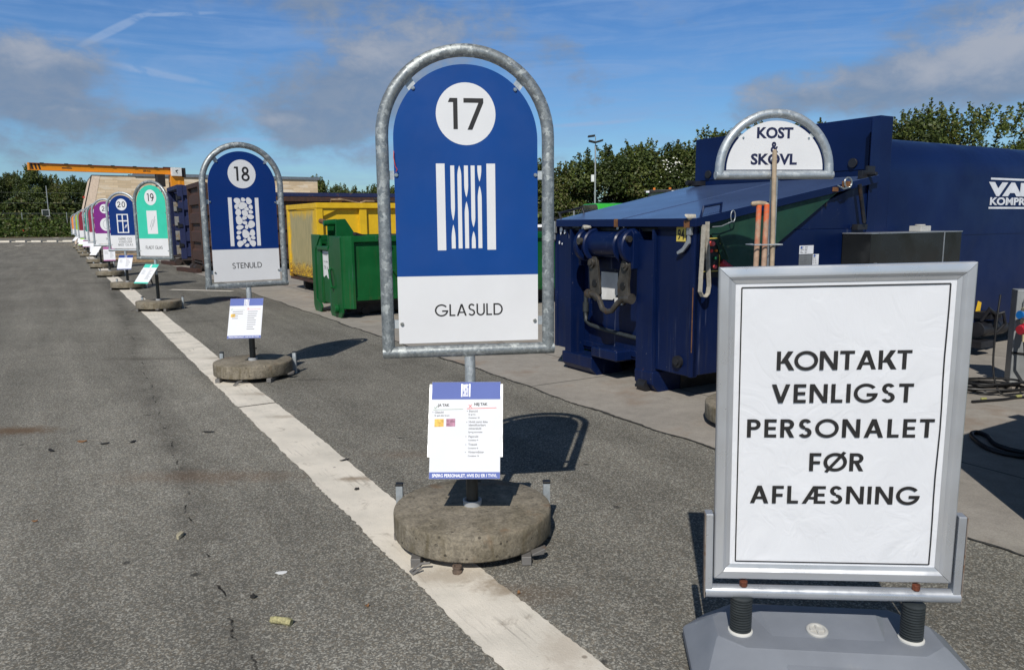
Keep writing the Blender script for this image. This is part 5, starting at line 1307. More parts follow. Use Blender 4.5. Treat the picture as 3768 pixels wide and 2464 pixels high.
C0, C1 = Vector((-26.1, 41.5, 0)), Vector((-20.6, 46.5, 0)); dv = C1-C0; LEN = dv.length
root = thing('jib_crane', 'orange jib crane with a long horizontal arm over the signs and a white motor box', 'crane', (C1.x, C1.y, 0), atan2(-dv.y, -dv.x))
b = MB(); b.box(-.1, LEN, -.07, .07, 4.62, 4.94, 0); b.box(-.1, LEN, -.14, .14, 4.94, 4.975, 1); b.box(-.1, LEN, -.14, .14, 4.585, 4.62, 0); jb = b.build('jib', ['crane_orange', 'crane_red'], root, smooth=False)
b = MB(); b.box(LEN, LEN+.05, -.16, .16, 4.58, 4.98); b.build('end_plate', 'crane_orange', jb)
for k in range(3):
    x = LEN-.12-k*.17
    b = MB(); b.hexa([(x, .071, 4.63), (x-.09, .071, 4.63), (x+.06-.09, .071, 4.93), (x+.06, .071, 4.93)], [(x, .075, 4.63), (x-.09, .075, 4.63), (x+.06-.09, .075, 4.93), (x+.06, .075, 4.93)]); b.build('hazard_stripe', 'crane_dark', jb)
for k in range(6):
    x = LEN-.6-k*1.18; b = MB(); b.box(x-.09, x+.09, .05, .16, 4.94, 5.0); b.build('cable_clip', 'crane_dark', jb)
b = MB(); t_ = MB(); font(t_, '250 KG', 0, 0, .16, 0, 'CENTER', .006, width=.42); b.add([(1.45-v[0], .0735, 4.70+v[2]) for v in t_.v], t_.f); b.build('load_lettering', 'crane_dark', jb, flat=True)
b = MB(); b.box(LEN-2.05, LEN-1.55, .071, .0735, 4.72, 4.78); b.build('maker_plate', 'crane_dark', jb)
b = MB(); b.cyl((-.35, 0, 0), (-.35, 0, 4.5), .26, seg=20); b.box(-.62, .14, -.24, .24, 3.6, 4.56); b.build('mast', 'crane_orange', root, bevel=.01)
b = MB(); b.box(-.45, .12, .16, .42, 4.50, 5.0); mb_ = b.build('motor_box', 'box_white', root, bevel=.01)
b = MB(); b.tube([(-.18, .425, 4.68), (-.10, .425, 4.80), (-.22, .425, 4.86)], .025, 6); b.build('box_mark', 'crane_dark', mb_)
b = MB(); b.box(-.72, -.52, .1, .3, 4.45, 5.0); b.box(-.5, .5, .0, .1, 4.98, 5.03); b.build('cable_chain', 'crane_dark', root)
b = MB(); b.box(.50, .95, -.15, .3, 3.85, 4.58); b.cyl((.72, .05, 3.3), (.72, .05, 3.85), .05, seg=8); b.build('hoist', 'crane_dark', root, bevel=.03)

root = thing('lamp_post', 'slim grey lamp post with two flat floodlights against the dark trees', 'lamp post', (4.43, 40, 0))
b = MB(); b.cyl((0, 0, 0), (0, 0, 5.45), .055, .04, 12); b.cyl((0, 0, 5.45), (0, 0, 5.95), .02, seg=8); pl = b.build('pole', 'fence_steel', root)
for x, z, a in ((-.18, 5.62, -.25), (.20, 5.64, .28), (-.22, 5.90, .12)):
    b = MB(); w = .18; b.hexa([(x-w, -.2, z-w*a*-1*0+(-w)*a), (x+w, -.2, z+w*a), (x+w, .1, z+w*a), (x-w, .1, z-w*a)], [(x-w, -.2, z-w*a+.09), (x+w, -.2, z+w*a+.09), (x+w, .1, z+w*a+.09), (x-w, .1, z-w*a+.09)])
    b.build('floodlight', 'cab_black', root, bevel=.012)
b = MB(); b.box(-.22, -.06, -.10, .06, 3.62, 3.98); b.build('control_box', 'box_white', root, bevel=.01)

# ================================================================ VEHICLES
def van():
    root = thing('panel_van', 'bright green panel van with a dark rear window behind the compactor lid', 'van', (3.98, 38.6, 0), R(-69))
    W_ = 1.05; L = 4.9
    pr = [(-W_, .35), (-W_, 1.25), (-W_+.06, 2.1), (-W_+.16, 2.40), (-W_+.34, 2.47), (W_-.34, 2.47), (W_-.16, 2.40), (W_-.06, 2.1), (W_, 1.25), (W_, .35)]
    b = MB(); n = len(pr); sl = [(0.0, 1.0, .98), (.12, 1.0, 1.0), (3.4, 1.0, 1.0), (4.1, .97, .74), (4.9, .9, .42)]
    for x, k, kz in sl: b.v += [(y*k, x, .35+(z-.35)*kz) for y, z in pr]
    for i in range(len(sl)-1):
        for j in range(n): b.f.append((i*n+j, i*n+(j+1) % n, (i+1)*n+(j+1) % n, (i+1)*n+j)); b.m.append(0)
    b.f += [tuple(range(n)), tuple(range((len(sl)-1)*n, len(sl)*n))]; b.m += [1, 0]
    bd = b.build('body', ['van_green', 'van_dark'], root, bevel=.04)
    b = MB(); b.box(-.72, .72, -.03, .02, 1.45, 2.15); b.build('rear_window', 'glass_dark', root, bevel=.03)
    for k in range(7): 
        b = MB(); x = -.62+k*.2; b.box(x, x+.1, -.034, -.031, 1.60+.03*(k % 2), 1.72); b.build('window_mark', 'sticker_white', bd)
    b = MB(); b.box(.30, .9, 1.0, 1.01, 2.474, 2.48); b.build('roof_rail', 'sticker_white', bd)
    b = MB(); b.box(-1.0, 1.0, -.08, .04, .35, .62); b.build('bumper', 'cab_black', root, bevel=.03)
    for x in (-.92, .92):
        b = MB(); b.box(x-.08, x+.08, -.035, .03, .95, 1.4); b.build('tail_light', 'tail_red', root, bevel=.01)
        for y in (.9, 3.9):
            b = MB(); b.cyl((x-.10, y, .34), (x+.10, y, .34), .34, seg=24); w = b.build('wheel', 'tyre', root, bevel=.02)
            b = MB(); b.cyl((x-.105, y, .34), (x+.105, y, .34), .2, seg=20); b.build('rim', 'fence_steel', w)
van()
def loader():
    root = thing('wheel_loader', 'dark loader cab with orange beacons showing above the compactor lid', 'loader', (6.75, 34.0, -.16), R(-12))
    b = MB(); b.prism([(-.7, 2.95), (.75, 2.98), (.85, 3.03), (.75, 3.12), (-.6, 3.10), (-.78, 3.03)], 'y', -.1, 1.4); b.build('cab_roof', 'cab_black', root, bevel=.02)
    for x, y in ((-.55, -.02), (.1, -.02), (.68, -.02), (-.55, 1.3), (.68, 1.3)):
        b = MB(); b.box(x-.05, x+.05, y-.04, y+.04, 1.5, 2.95); b.build('cab_pillar', 'cab_black', root)
    b = MB(); b.box(-.5, .63, -.01, .0, 1.6, 2.95); b.box(-.56, -.55, .02, 1.28, 1.6, 2.95); b.box(.67, .68, .02, 1.28, 1.6, 2.95); b.build('cab_glass', 'glass_tint', root)
    b = MB(); b.box(-.65, .8, -.1, 1.4, .7, 1.55); b.box(.35, 2.2, .0, 1.3, .8, 2.86); bd = b.build('body', 'cab_black', root, bevel=.05)
    b = MB(); b.box(.38, 1.4, -.02, -.003, 2.78, 2.92); b.build('side_sign', 'sticker_white', bd)
    for x in (-.35, .35):
        b = MB(); b.cyl((x, .5, 3.12), (x, .5, 3.22), .06, seg=12); b.build('beacon', 'button_orange', root)
    for x in (-.7, 1.7):
        for y in (-.25, 1.45):
            b = MB(); b.cyl((x, y-.2, .65), (x, y+.2, .65), .65, seg=24); w = b.build('wheel', 'tyre', root, bevel=.04)
            b = MB(); b.cyl((x, y-.21, .65), (x, y+.21, .65), .3, seg=18); b.build('rim', 'button_orange', w)
    for x in (-.62, .5):
        b = MB(); b.box(x-.07, x+.07, -.16, -.1, 2.98, 3.06); b.build('work_light', 'sticker_white', root)
loader()
def car(loc, rz, paint, label):
    root = thing('parked_car', label, 'car', loc, rz, 'cars parked behind the containers')
    P = [(-2.1, .35), (-2.15, .75), (-2.0, .95), (-1.45, 1.0), (-.75, 1.42), (.75, 1.46), (1.65, 1.05), (2.1, .92), (2.15, .5), (2.1, .35)]
    b = MB(); n = len(P)
    for y, k in ((-.85, .96), (-.80, 1.0), (.80, 1.0), (.85, .96)): b.v += [(x*k, y*(1.0 if z < 1.0 else .8), .35+(z-.35)*k) for x, z in P]
    for i in range(3):
        for j in range(n): b.f.append((i*n+j, i*n+(j+1) % n, (i+1)*n+(j+1) % n, (i+1)*n+j)); b.m.append(0)
    b.f += [tuple(range(n)), tuple(range(3*n, 4*n))]; b.m += [0, 0]
    b.build('body', paint, root, bevel=.03)
    b = MB(); b.prism([(-1.25, 1.02), (-.72, 1.36), (.70, 1.40), (1.35, 1.05)], 'y', -.74, .74); b.build('window_glass', 'glass_dark', root)
    b = MB(); b.prism([(-.75, 1.40), (.75, 1.44), (.70, 1.49), (-.65, 1.46)], 'y', -.62, .62); b.build('roof', paint, root, bevel=.02)
    for x in (-1.3, 1.3):
        for y in (-.75, .75):
            b = MB(); b.cyl((x, y-.1, .32), (x, y+.1, .32), .32, seg=20); w = b.build('wheel', 'tyre', root)
            b = MB(); b.cyl((x, y-.105, .32), (x, y+.105, .32), .19, seg=16); b.build('rim', 'fence_steel', w)
car((1.15, 30.5, 0), R(15), 'car_white', 'white car with dark windows seen between sign 17 and the compactor')
car((2.2, 33.8, 0), R(15), 'car_black', 'black car parked behind the white one beside the compactor')

# ================================================================ FENCES
def fence(pts, h, z0, label, wires, step_tall=None, r_=.045):
    root = thing('wire_fence', label, 'fence', pts[0])
    o = Vector(pts[0])
    for p in pts:
        q = Vector(p)-o
        b = MB(); b.cyl((q.x, q.y, q.z-.3), (q.x, q.y, q.z+h), r_, seg=8); b.build('post', 'fence_steel', root)
    for z in wires:
        b = MB(); b.tube([tuple(Vector(p)-o+Vector((0, 0, z))) for p in pts], .012, 5); b.build('wire', 'fence_wire', root)
    return root
fence([rc(-40+k*5.2, 121.3, .8) for k in range(11)], 2.6, 0, 'low wire fence with steel posts in the weeds before the left trees', [.9, 1.75, 2.5])
TP = [rc(-30.5+k*10.0, 122.6, 1.3) for k in range(5)]
fence(TP, 5.7, 0, 'tall litter fence of slim posts and wires before the left trees', [1.9, 3.35, 4.75], r_=.06)
root = thing('notice_sign', 'small dark square notice with a dashed pale border on the tall fence post', 'notice', tuple(Vector(TP[3])+Vector((-.25, -.25, 1.55))), ROW*.9)
b = MB(); b.box(-.46, .46, -.02, .02, 0, .92); b.build('panel', 'glass_dark', root)
b = MB()
for k in range(7):
    a = -.46+k*.142
    for z in (.0, .84): b.box(a, a+.085, -.028, -.021, z, z+.08)
    for x in (-.46, .38): b.box(x, x+.08, -.028, -.021, .12*k+.03, .12*k+.10)
b.build('dashed_border', 'sign_white', root)
o = MB().lathe([(.16, 0), (.16, .5), (.2, .55), (.2, .8), (.12, .95), (.04, 1.0)], 14).build('red_marker_post', 'marker_red', loc=rc(-3.6, 119.5, .1)); tag(o, 'small red marker post at the edge of the weeds on the left', 'marker')
fence([(-3+k*2.2, 43+k*.1, 0) for k in range(9)], 2.2, 0, 'wire fence with grey posts before the right hand trees', [.7, 1.4, 2.1])
o = MB().box(-6, 8, -.2, .2, 0, 1.85).build('low_wall', 'hedge_wall', loc=(-1, 46, 0)); tag(o, 'dull brown low wall behind the parked cars', 'wall')

# ================================================================ TREES
def leaf_cloud(name, seed, rx, rz, zc, nl, size, mats=('leaf_dark', 'leaf_mid', 'leaf_light', 'leaf_olive'), lobes=26, shoots=16, wts=(.34, .38, .2, .08)):
    r = np.random.RandomState(seed)
    d = r.normal(size=(lobes, 3)); d /= np.linalg.norm(d, axis=1)[:, None]
    k = r.uniform(.45, .86, lobes)[:, None]
    C = d*k*np.array([rx, rx, rz]); C[:, 2] += zc
    Rl = r.uniform(.15, .40, lobes)*min(rx, rz)
    w = Rl**2/np.sum(Rl**2); li = r.choice(lobes, nl, p=w)
    v = r.normal(size=(nl, 3)); v /= np.linalg.norm(v, axis=1)[:, None]
    v[:, 2] = np.where(v[:, 2] < -.5, -v[:, 2], v[:, 2])
    # twigs: leaves bunch on twigs sticking out of the lobe
    tw = r.uniform(.55, 1.22, nl)**.7
    P = C[li]+v*Rl[li][:, None]*tw[:, None]+r.normal(scale=.05*rx/2, size=(nl, 3))
    N_ = v*.7+r.normal(scale=.55, size=(nl, 3))+np.array([0, 0, .45])
    # shoots on the top
    ex, exn = [], []
    for i in range(shoots):
        a = r.uniform(0, 2*pi); q = r.uniform(.0, .85)
        base = np.array([cos(a)*rx*q, sin(a)*rx*q, zc+rz*sqrt(1-q*q)*.86]); dr = np.array([r.normal(scale=.25), r.normal(scale=.25), 1.0]); L = r.uniform(.3, .95)*rz*.38
        m = int(22+L*26)
        for j in range(m):
            u = j/m; ex.append(base+dr*L*u+r.normal(scale=.10*(1-u)+.03, size=3)); exn.append(r.normal(size=3))
    P = np.vstack([P, np.array(ex)]); N_ = np.vstack([N_, np.array(exn)]); n = len(P)
    N_ /= np.linalg.norm(N_, axis=1)[:, None]
    T = np.cross(N_, r.normal(size=(n, 3))); T /= np.linalg.norm(T, axis=1)[:, None]; B = np.cross(N_, T)
    s = size*r.uniform(.6, 1.35, n)[:, None]
    Q = np.stack([P-T*s*.5, P-B*s*.32+N_*s*.06, P+T*s*.55, P+B*s*.32+N_*s*.06], 1).reshape(-1, 3)
    me = bpy.data.meshes.new(name); me.vertices.add(n*4); me.vertices.foreach_set('co', Q.ravel())
    me.loops.add(n*4); me.loops.foreach_set('vertex_index', np.arange(n*4)); me.polygons.add(n)
    me.polygons.foreach_set('loop_start', np.arange(n)*4); me.polygons.foreach_set('loop_total', np.full(n, 4))
    lobe_tone = r.uniform(0, 1, lobes); tone = np.concatenate([lobe_tone[li], r.uniform(.4, 1, n-nl)])*.55+r.uniform(0, 1, n)*.45
    cs = np.cumsum(wts); order = np.argsort(np.argsort(tone))/n
    me.polygons.foreach_set('material_index', np.clip(np.searchsorted(cs, order), 0, len(mats)-1).astype(np.int32))
    for q in mats: me.materials.append(MATS[q])
    me.update(); me.validate(); return me
def trunk_mesh(seed, h, rx):
    r = random.Random(seed); b = MB()
    b.tube([(0, 0, -.3), (.05, .02, h*.25), (-.04, .05, h*.5), (.06, 0, h*.8)], [.17, .14, .10, .04], 9)
    for k in range(7):
        a = k*.9+r.random(); z = h*(.16+.07*k); L = rx*r.uniform(.5, .8)
        b.tube([(0, 0, z), (cos(a)*L*.5, sin(a)*L*.5, z+L*.35), (cos(a)*L, sin(a)*L, z+L*.8)], [.06, .045, .015], 6)
    o = b.build('trunk', 'bark'); me = o.data; bpy.data.objects.remove(o); return me
VAR_ = [(leaf_cloud('crown_mesh', 11, 2.5, 2.9, 2.9, 21000, .165, lobes=42, shoots=34), trunk_mesh(1, 4.5, 2.5)), (leaf_cloud('crown_mesh', 23, 2.3, 3.1, 3.0, 21000, .165, lobes=42, shoots=34, wts=(.3, .4, .22, .08)), trunk_mesh(2, 4.8, 2.3)),
        (leaf_cloud('crown_mesh', 37, 2.8, 2.7, 2.7, 21000, .165, lobes=42, shoots=34, wts=(.42, .36, .16, .06)), trunk_mesh(3, 4.2, 2.8)), (leaf_cloud('crown_mesh', 51, 2.1, 2.9, 2.8, 21000, .165, lobes=42, shoots=34, wts=(.25, .35, .2, .2)), trunk_mesh(4, 4.4, 2.1))]
def tree(x, y, z, top, wide, k, label, group):
    """top = height of the crown above z"""
    root = thing('broadleaf_tree', label, 'tree', (x, y, z), (k*1.7+x*.7) % 6.28, group)
    cm, tm = VAR_[k % 4 if k < 10 else 4+k % 2]
    h0 = (6.0, 6.35, 5.6, 5.95)[k % 4] if k < 10 else (6.1, 6.5)[k % 2]
    root.scale = (wide, wide, top/h0*(.95 if k < 10 else 1.0))
    c = bpy.data.objects.new('crown', cm); COL.objects.link(c); c.parent = root
    t_ = bpy.data.objects.new('trunk', tm); COL.objects.link(t_); t_.parent = root
    return root
ORD = ['leftmost', 'second', 'third', 'fourth', 'fifth', 'sixth', 'seventh', 'eighth', 'ninth', 'tenth', 'eleventh', 'twelfth', 'thirteenth', 'fourteenth']
KND2 = None
KND = ['dense bushy tree', 'tall ragged tree', 'broad dark tree', 'narrow olive green tree']
def row(lst, where, group):
    for i, (x, y, z, top, wide, k) in enumerate(sorted(lst, key=lambda a: a[0]/a[1])):
        tree(x, y, z, top, wide, k, f'{KND[k % 4]}, {ORD[i]} from the left {where}' if i else f'{KND[k % 4]}, leftmost {where}', group)
row([(-1.2, 47.5, 0, 5.2, 1.0, 1), (1.4, 48, 0, 5.6, .95, 0), (3.4, 47, 0, 5.3, .9, 3), (5.9, 48, 0, 6.3, 1.1, 2), (8.1, 47.5, 0, 6.6, 1.0, 1), (10.2, 47, 0, 6.4, 1.0, 0), (12.6, 47.5, 0, 7.3, 1.1, 1), (14.6, 46, 0, 7.4, 1.1, 2), (17.4, 45, 0, 7.3, 1.15, 0)], 'in the row behind the lamp post', 'trees behind the lamp post')
VAR_ += [(leaf_cloud('crown_mesh', 61, 2.5, 2.9, 2.9, 24000, .135, shoots=34, lobes=34), VAR_[0][1]), (leaf_cloud('crown_mesh', 73, 2.3, 3.1, 3.0, 24000, .13, wts=(.3, .4, .22, .08), shoots=40, lobes=36), VAR_[1][1])]
row([(14.4, 29, 0, 5.3, .85, 11), (16.2, 29.5, 0, 5.9, .95, 13), (18.3, 30, 0, 5.8, 1.0, 12), (20.2, 29, 0, 6.0, .95, 14), (22.6, 28.5, 0, 6.3, 1.05, 13), (12.6, 31, 0, 4.9, .8, 12)], 'of the trees rising behind the compactor body', 'trees behind the compactor')
row([(-19.6, 76, 0, 6.3, .95, 0), (-17.3, 77, 0, 5.6, .8, 1), (-15.6, 76, 0, 5.3, .75, 3), (-13.7, 77, 0, 5.5, .8, 2), (-11.4, 76, 0, 5.3, .9, 0), (-8.8, 75, 0, 5.2, .9, 1)], 'of the far trees beyond the brick building', 'far trees beyond the building')
LT = []
for i in range(13):
    s_ = -15+i*2.55; x, y, _ = rc(s_, 129+1.2*sin(i*2.2)); LT.append((x, y, 1.8, (8.3, 7.6, 9.0, 7.9, 7.6, 8.6, 7.4, 7.2, 6.6, 7.3, 7.5, 7.7, 7.2)[i]*.98, 1.05+.15*sin(i*1.3), (2, 1, 0, 2, 0, 1, 3, 2, 0, 1, 2, 0, 1)[i]))
row(LT, 'in the tree belt behind the left fence', 'trees behind the left fence')
# undergrowth in front of the trees and weeds on the bank
def stuff_leaves(name, pts, size, mats, wts, seed, kindlabel):
    r = np.random.RandomState(seed); P = np.array(pts); n = len(P)
    N_ = r.normal(size=(n, 3))+np.array([0, -.3, .5]); N_ /= np.linalg.norm(N_, axis=1)[:, None]
    T = np.cross(N_, r.normal(size=(n, 3))); T /= np.linalg.norm(T, axis=1)[:, None]; B = np.cross(N_, T); s = size*r.uniform(.5, 1.5, n)[:, None]
    Q = np.stack([P-T*s*.5, P-B*s*.3, P+T*s*.5, P+B*s*.3], 1).reshape(-1, 3)
    me = bpy.data.meshes.new(name); me.from_pydata(Q.tolist(), [], np.arange(n*4).reshape(-1, 4).tolist())
    me.polygons.foreach_set('material_index', r.choice(len(mats), n, p=wts).astype(np.int32))
    for q in mats: me.materials.append(MATS[q])
    o = bpy.data.objects.new(name, me); COL.objects.link(o); return tag(o, kindlabel, None, None, 'stuff')
r = np.random.RandomState(9); pts = []
for k in range(26000):
    s_ = r.uniform(-17, 8); t_ = 119.0+abs(r.normal(0, 2.2)); hgt = (.5+.6*abs(sin(s_*1.3+sin(t_)))+.5*abs(sin(s_*3.7)))*min(1, .35+(t_-119)*.4)
    z = .12+min(1, (t_-119)/6.5)*2.2; x, y, _ = rc(s_, t_); pts.append((x, y, z+r.uniform(0, 1)**.8*hgt*1.25))
stuff_leaves('weeds', pts, .34, ['weed_light', 'weed_dark', 'leaf_mid', 'leaf_olive', 'flower_white'], [.30, .34, .24, .119, .001], 3, 'tall green weeds along the edge of the yard')
pts = []
for k in range(16000):
    x = r.uniform(-6, 16); y = 45.0+r.normal(0, .5); pts.append((x, y, r.uniform(0, 1)**.9*(1.7+.5*sin(x*1.7)+.4*sin(x*4.1))))
stuff_leaves('undergrowth', pts, .26, ['leaf_dark', 'leaf_mid', 'leaf_light', 'leaf_olive'], [.4, .35, .12, .13], 4, 'dark undergrowth below the trees behind the lamp post')
pts = []
for k in range(14000):
    s_ = r.uniform(-16, 14); t_ = 126.5+r.normal(0, .7); x, y, _ = rc(s_, t_); pts.append((x, y, 2.2+r.uniform(0, 1)**.9*(2.6+.7*sin(s_*1.1))))
stuff_leaves('undergrowth', pts, .4, ['leaf_dark', 'leaf_mid', 'leaf_olive'], [.5, .3, .2], 5, 'dark undergrowth below the trees behind the left fence')
# elder blossom on the trees behind the loader
b = MB(); rr = random.Random(7)
for k in range(34):
    x, z = rr.gauss(9.55, .40), rr.gauss(4.75, .36); y = 45.0+rr.uniform(-.2, .2); q = rr.uniform(.03, .07)
    b.poly([(x+q*cos(a_*1.05), y+.05*sin(a_*2), z+q*.7*sin(a_*1.05)) for a_ in range(6)])
tag(b.build('elder_blossom', 'flower_white', flat=True), 'cluster of white elder blossom in front of the trees', None, None, 'stuff')

# ================================================================ LITTER ON THE ASPHALT
rr = random.Random(21)
b = MB(); b.tube([(-.052, .012, .018), (-.03, .004, .021), (0, .0, .020), (.03, -.010, .020), (.05, -.016, .018)], [.016, .019, .0185, .020, .017], 12)
for v in range(len(b.v)): x, y, z = b.v[v]; b.v[v] = (x+rr.uniform(-.002, .002), y+rr.uniform(-.002, .002), max(0, z+rr.uniform(-.002, .002)))
o = b.build('wool_tuft', 'wool_tuft', loc=(-.94, 2.82, 0)); o.scale = (.85, .8, .8); tag(o, 'yellowish roll of mineral wool lying on the asphalt in the foreground', 'wool tuft')
def flake(loc, L, W_, rz, m, name, label, cat, curl=.01, grp=None, thick=.003):
    b = MB(); n = 10; up, lo = [], []
    rr2 = random.Random(int(loc[0]*977+loc[1]*331))
    for i in range(n):
        a = 2*pi*i/n; k = rr2.uniform(.8, 1.1); x, y = L/2*cos(a)*k, W_/2*sin(a)*k; z = curl*abs(cos(a))*rr2.uniform(.3, 1)
        lo.append((x, y, z)); up.append((x*.95, y*.95, z+thick))
    b.add(lo+up+[(0, 0, 0), (0, 0, thick*1.5)], [((i+1) % n, i, 2*n) for i in range(n)]+[(n+i, n+(i+1) % n, 2*n+1) for i in range(n)]+[(i, (i+1) % n, n+(i+1) % n, n+i) for i in range(n)])
    o = b.build(name, m, loc=(loc[0], loc[1], .001)); o.rotation_euler = (0, 0, rz); tag(o, label, cat, grp)
flake((-1.73, 3.68), .032, .075, .1, 'stone_pale', 'stone_chip', 'pale oval stone chip on the crack in the asphalt', 'stone', .006, thick=.016)
flake((-1.08, 3.27), .055, .035, .2, 'paper_white', 'paper_scrap', 'pale scrap of paper near the mineral wool', 'paper', .002, thick=.001)
for i, (x, y, L, W_, m, lb) in enumerate(((-3.22, 5.42, .10, .06, 'dry_leaf', 'dry brown leaf left of the row of dark scraps'), (-3.02, 5.36, .09, .05, 'dark_scrap', 'dark scrap beside the dry brown leaf'), (-2.83, 5.40, .10, .045, 'dark_scrap', 'dark scrap at the right end of the row'),
                                      (-3.32, 5.20, .12, .045, 'dark_scrap', 'dark scrap nearest below the dry brown leaf'), (-2.37, 5.65, .13, .05, 'dark_scrap', 'long dark scrap further right on the lane'), (-1.15, 4.92, .10, .05, 'dark_scrap', 'dark scrap near the white line left of sign 17'),
                                      (-.95, 4.35, .06, .05, 'dark_scrap', 'black scrap lying on the white line before sign 18'), (-1.13, 3.04, .05, .04, 'dark_scrap', 'flat dark scrap between the paper and the wool'), (-2.62, 3.9, .05, .015, 'dry_leaf', 'thin tan splinter on the left lane'),
                                      (-.62, 2.95, .03, .02, 'dry_leaf', 'tiny brown leaf left of the white line in front'), (.02, 3.05, .03, .02, 'dry_leaf', 'tiny brown leaf right of the worn line'))):
    flake((x, y), L*.75, W_*.7, i*.8, m, 'dry_leaf' if m == 'dry_leaf' else 'dark_scrap', lb, 'leaf' if m == 'dry_leaf' else 'scrap', .012)

# ================================================================ SKY AND SUN
SAZ, SEL = R(10.8), R(43.4)                     # shadows run towards SAZ (from +y to +x)
w = bpy.data.worlds.new('World'); sc.world = w; w.use_nodes = True
t = NT(w.node_tree); bg = w.node_tree.nodes['Background']
sky = t.n('TexSky'); sky.sky_type = 'NISHITA'; sky.sun_disc = False; sky.sun_elevation = SEL; sky.sun_rotation = SAZ+pi
sky.air_density = 1.0; sky.dust_density = .6; sky.ozone_density = 1.6
dirv = t.n('TexCoord').outputs['Generated']
x, y, z = t.sep(dirv)[:3]
az = t.math('ARCTAN2', x, y); el = t.math('ARCSINE', z)
ae = t.n('CombineXYZ', {0: az, 1: t.math('MULTIPLY', el, 1.7), 2: 0.0}).outputs[0]
nz1 = t.noise(ae, 7.5, 8, .60, .25); nz2 = t.noise(ae, 24, 7, .62, .4); nz3 = t.noise(t.vmul(ae, (3.0, 16.0, 1.0)), 1.6, 6, .6, .8)
def blobs(lst):
    tot = None
    for a0, e0, ra, re_, amp, rot in lst:
        da = t.math('SUBTRACT', az, a0); de = t.math('SUBTRACT', el, e0)
        if rot:
            c_, s_ = cos(rot), sin(rot)
            da, de = t.math('ADD', t.math('MULTIPLY', da, c_), t.math('MULTIPLY', de, s_)), t.math('SUBTRACT', t.math('MULTIPLY', de, c_), t.math('MULTIPLY', da, s_))
        q = t.math('ADD', t.math('POWER', t.math('ABSOLUTE', t.math('DIVIDE', da, ra)), 2.0), t.math('POWER', t.math('ABSOLUTE', t.math('DIVIDE', de, re_)), 2.0))
        v = t.math('MULTIPLY', t.math('SUBTRACT', 1.0, t.math('SQRT', q), None, True), amp)
        tot = v if tot is None else t.math('ADD', tot, v)
    return tot
grey = blobs([(-.535, .165, .115, .062, 1.7, 0), (-.53, .116, .17, .034, 1.25, 0), (-.40, .112, .075, .034, 1.2, .1), (-.14, .21, .26, .13, 1.15, .25), (-.20, .145, .15, .055, 1.15, -.1), (-.26, .115, .10, .028, .9, 0),
              (.085, .185, .07, .06, .8, 0), (-.33, .270, .20, .035, .8, 0), (.37, .143, .13, .048, 1.5, 0), (.545, .165, .155, .078, 1.9, .1), (.50, .225, .22, .03, .6, 0), (.12, .135, .09, .03, .55, 0), (-.12, .085, .35, .03, .6, 0), (-.55, .08, .3, .03, .6, 0),
              (-1.1, .2, .4, .12, 1.3, 0), (1.2, .2, .45, .12, 1.4, 0)])
white = blobs([(.555, .185, .14, .06, 1.5, .15), (.37, .156, .10, .032, .9, 0), (.27, .15, .09, .02, .6, -.25), (1.2, .22, .45, .1, 1.2, 0), (-1.2, .22, .4, .1, 1.0, 0), (-.53, .190, .11, .035, 1.0, 0), (-.14, .22, .22, .07, .75, .2), (-.5, .128, .12, .016, .6, 0), (-.30, .125, .10, .02, .5, 0)])
nn = t.math('ADD', t.math('MULTIPLY', nz1, .70), t.math('MULTIPLY', nz2, .30))
dens = t.sstep(t.math('ADD', grey, t.math('MULTIPLY', t.math('SUBTRACT', nn, .5), 3.4)), .26, 1.15, 0, .86)
wd = t.sstep(t.math('ADD', white, t.math('MULTIPLY', t.math('SUBTRACT', nn, .5), 2.2)), .25, 1.15, 0, 1)
cir = t.sstep(t.math('ADD', nz3, t.math('MULTIPLY', nz2, .25)), .46, .92, 0, .55)
con = blobs([(-.466, .216, .055, .0055, 1.0, .52), (-.40, .238, .06, .003, .7, .12), (-.425, .173, .075, .006, .8, -.14), (-.33, .102, .09, .003, .9, .03), (.10, .123, .11, .004, .6, .05)])
con = t.math('MULTIPLY', t.sstep(con, .0, .5, 0, .55), t.sstep(nz2, .3, .55))
skc = t.n('HueSaturation', {'Hue': .507, 'Saturation': 1.22, 'Value': .98, 'Fac': 1.0, 'Color': sky.outputs[0]}).outputs[0]
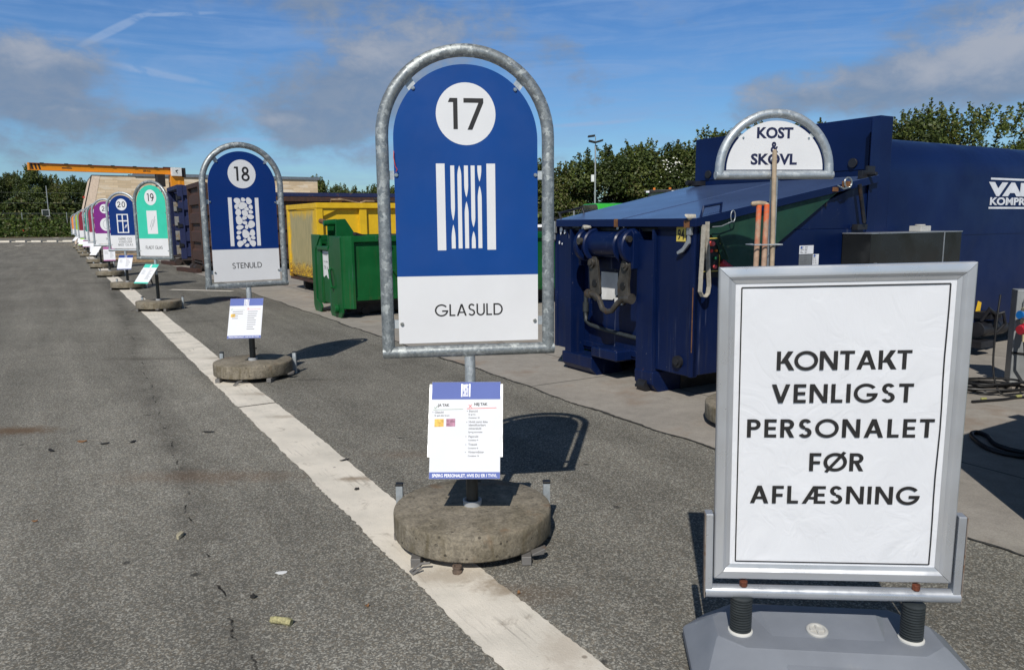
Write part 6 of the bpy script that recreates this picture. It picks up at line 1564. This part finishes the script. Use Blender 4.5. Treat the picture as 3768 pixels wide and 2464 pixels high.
# cloud colours in the units of the sky texture (multiplied by the background strength)
K = 1/.1
cg = t.mix(t.sstep(nz2, .3, .7), tuple(K*v for v in (.185, .255, .375)), tuple(K*v for v in (.235, .29, .385)))
skc = t.mix(1.0, skc, t.n('CombineColor', {i: t.math('MULTIPLY', t.sstep(el, .27, .55, 1.0, .15), (.60, .82, 1.02)[i]) for i in range(3)}).outputs[0], 'MULTIPLY')  # sky above the view is dimmed so the shadows get less fill
col = t.mix(cir, skc, tuple(K*v for v in (.26, .40, .66)))
col = t.mix(con, col, tuple(K*v for v in (.32, .44, .66)))
col = t.mix(dens, col, cg)
col = t.mix(t.math('MULTIPLY', t.math('MULTIPLY', wd, dens), .8), col, tuple(K*v for v in (.44, .47, .54)))
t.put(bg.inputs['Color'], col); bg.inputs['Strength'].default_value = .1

sd = bpy.data.lights.new('sun', 'SUN'); sd.energy = 3.9; sd.angle = R(.53); sd.color = (1.0, .955, .88)
so = bpy.data.objects.new('sun', sd); COL.objects.link(so)
dvec = Vector((sin(SAZ)*cos(SEL), cos(SAZ)*cos(SEL), -sin(SEL))); so.rotation_euler = dvec.to_track_quat('-Z', 'Y').to_euler(); so.location = (-5, -10, 20)

# ================================================================ CAMERA
cd = bpy.data.cameras.new('camera'); cam = bpy.data.objects.new('camera', cd); COL.objects.link(cam)
cd.sensor_width = 36; cd.lens = 36*1739.02/2379; cd.clip_start = .05; cd.clip_end = 3000
p, rl = R(8.60322), R(-.49641)
Rr, Uu, Ff = Vector((1, 0, 0)), Vector((0, sin(p), cos(p))), Vector((0, cos(p), -sin(p)))
r2 = Rr*cos(rl)+Uu*sin(rl); u2 = -Rr*sin(rl)+Uu*cos(rl)
M = Matrix((r2, u2, -Ff)).transposed().to_4x4(); M.translation = (0, 0, 1.6); cam.matrix_world = M
sc.camera = cam
sc.view_settings.view_transform = 'Standard'; sc.view_settings.look = 'None'; sc.view_settings.exposure = 0.0; sc.view_settings.gamma = 1.0
sc.view_settings.use_curve_mapping = False
sc.render.engine = 'CYCLES'; sc.cycles.use_denoising = True; sc.cycles.max_bounces = 6; sc.cycles.transparent_max_bounces = 8
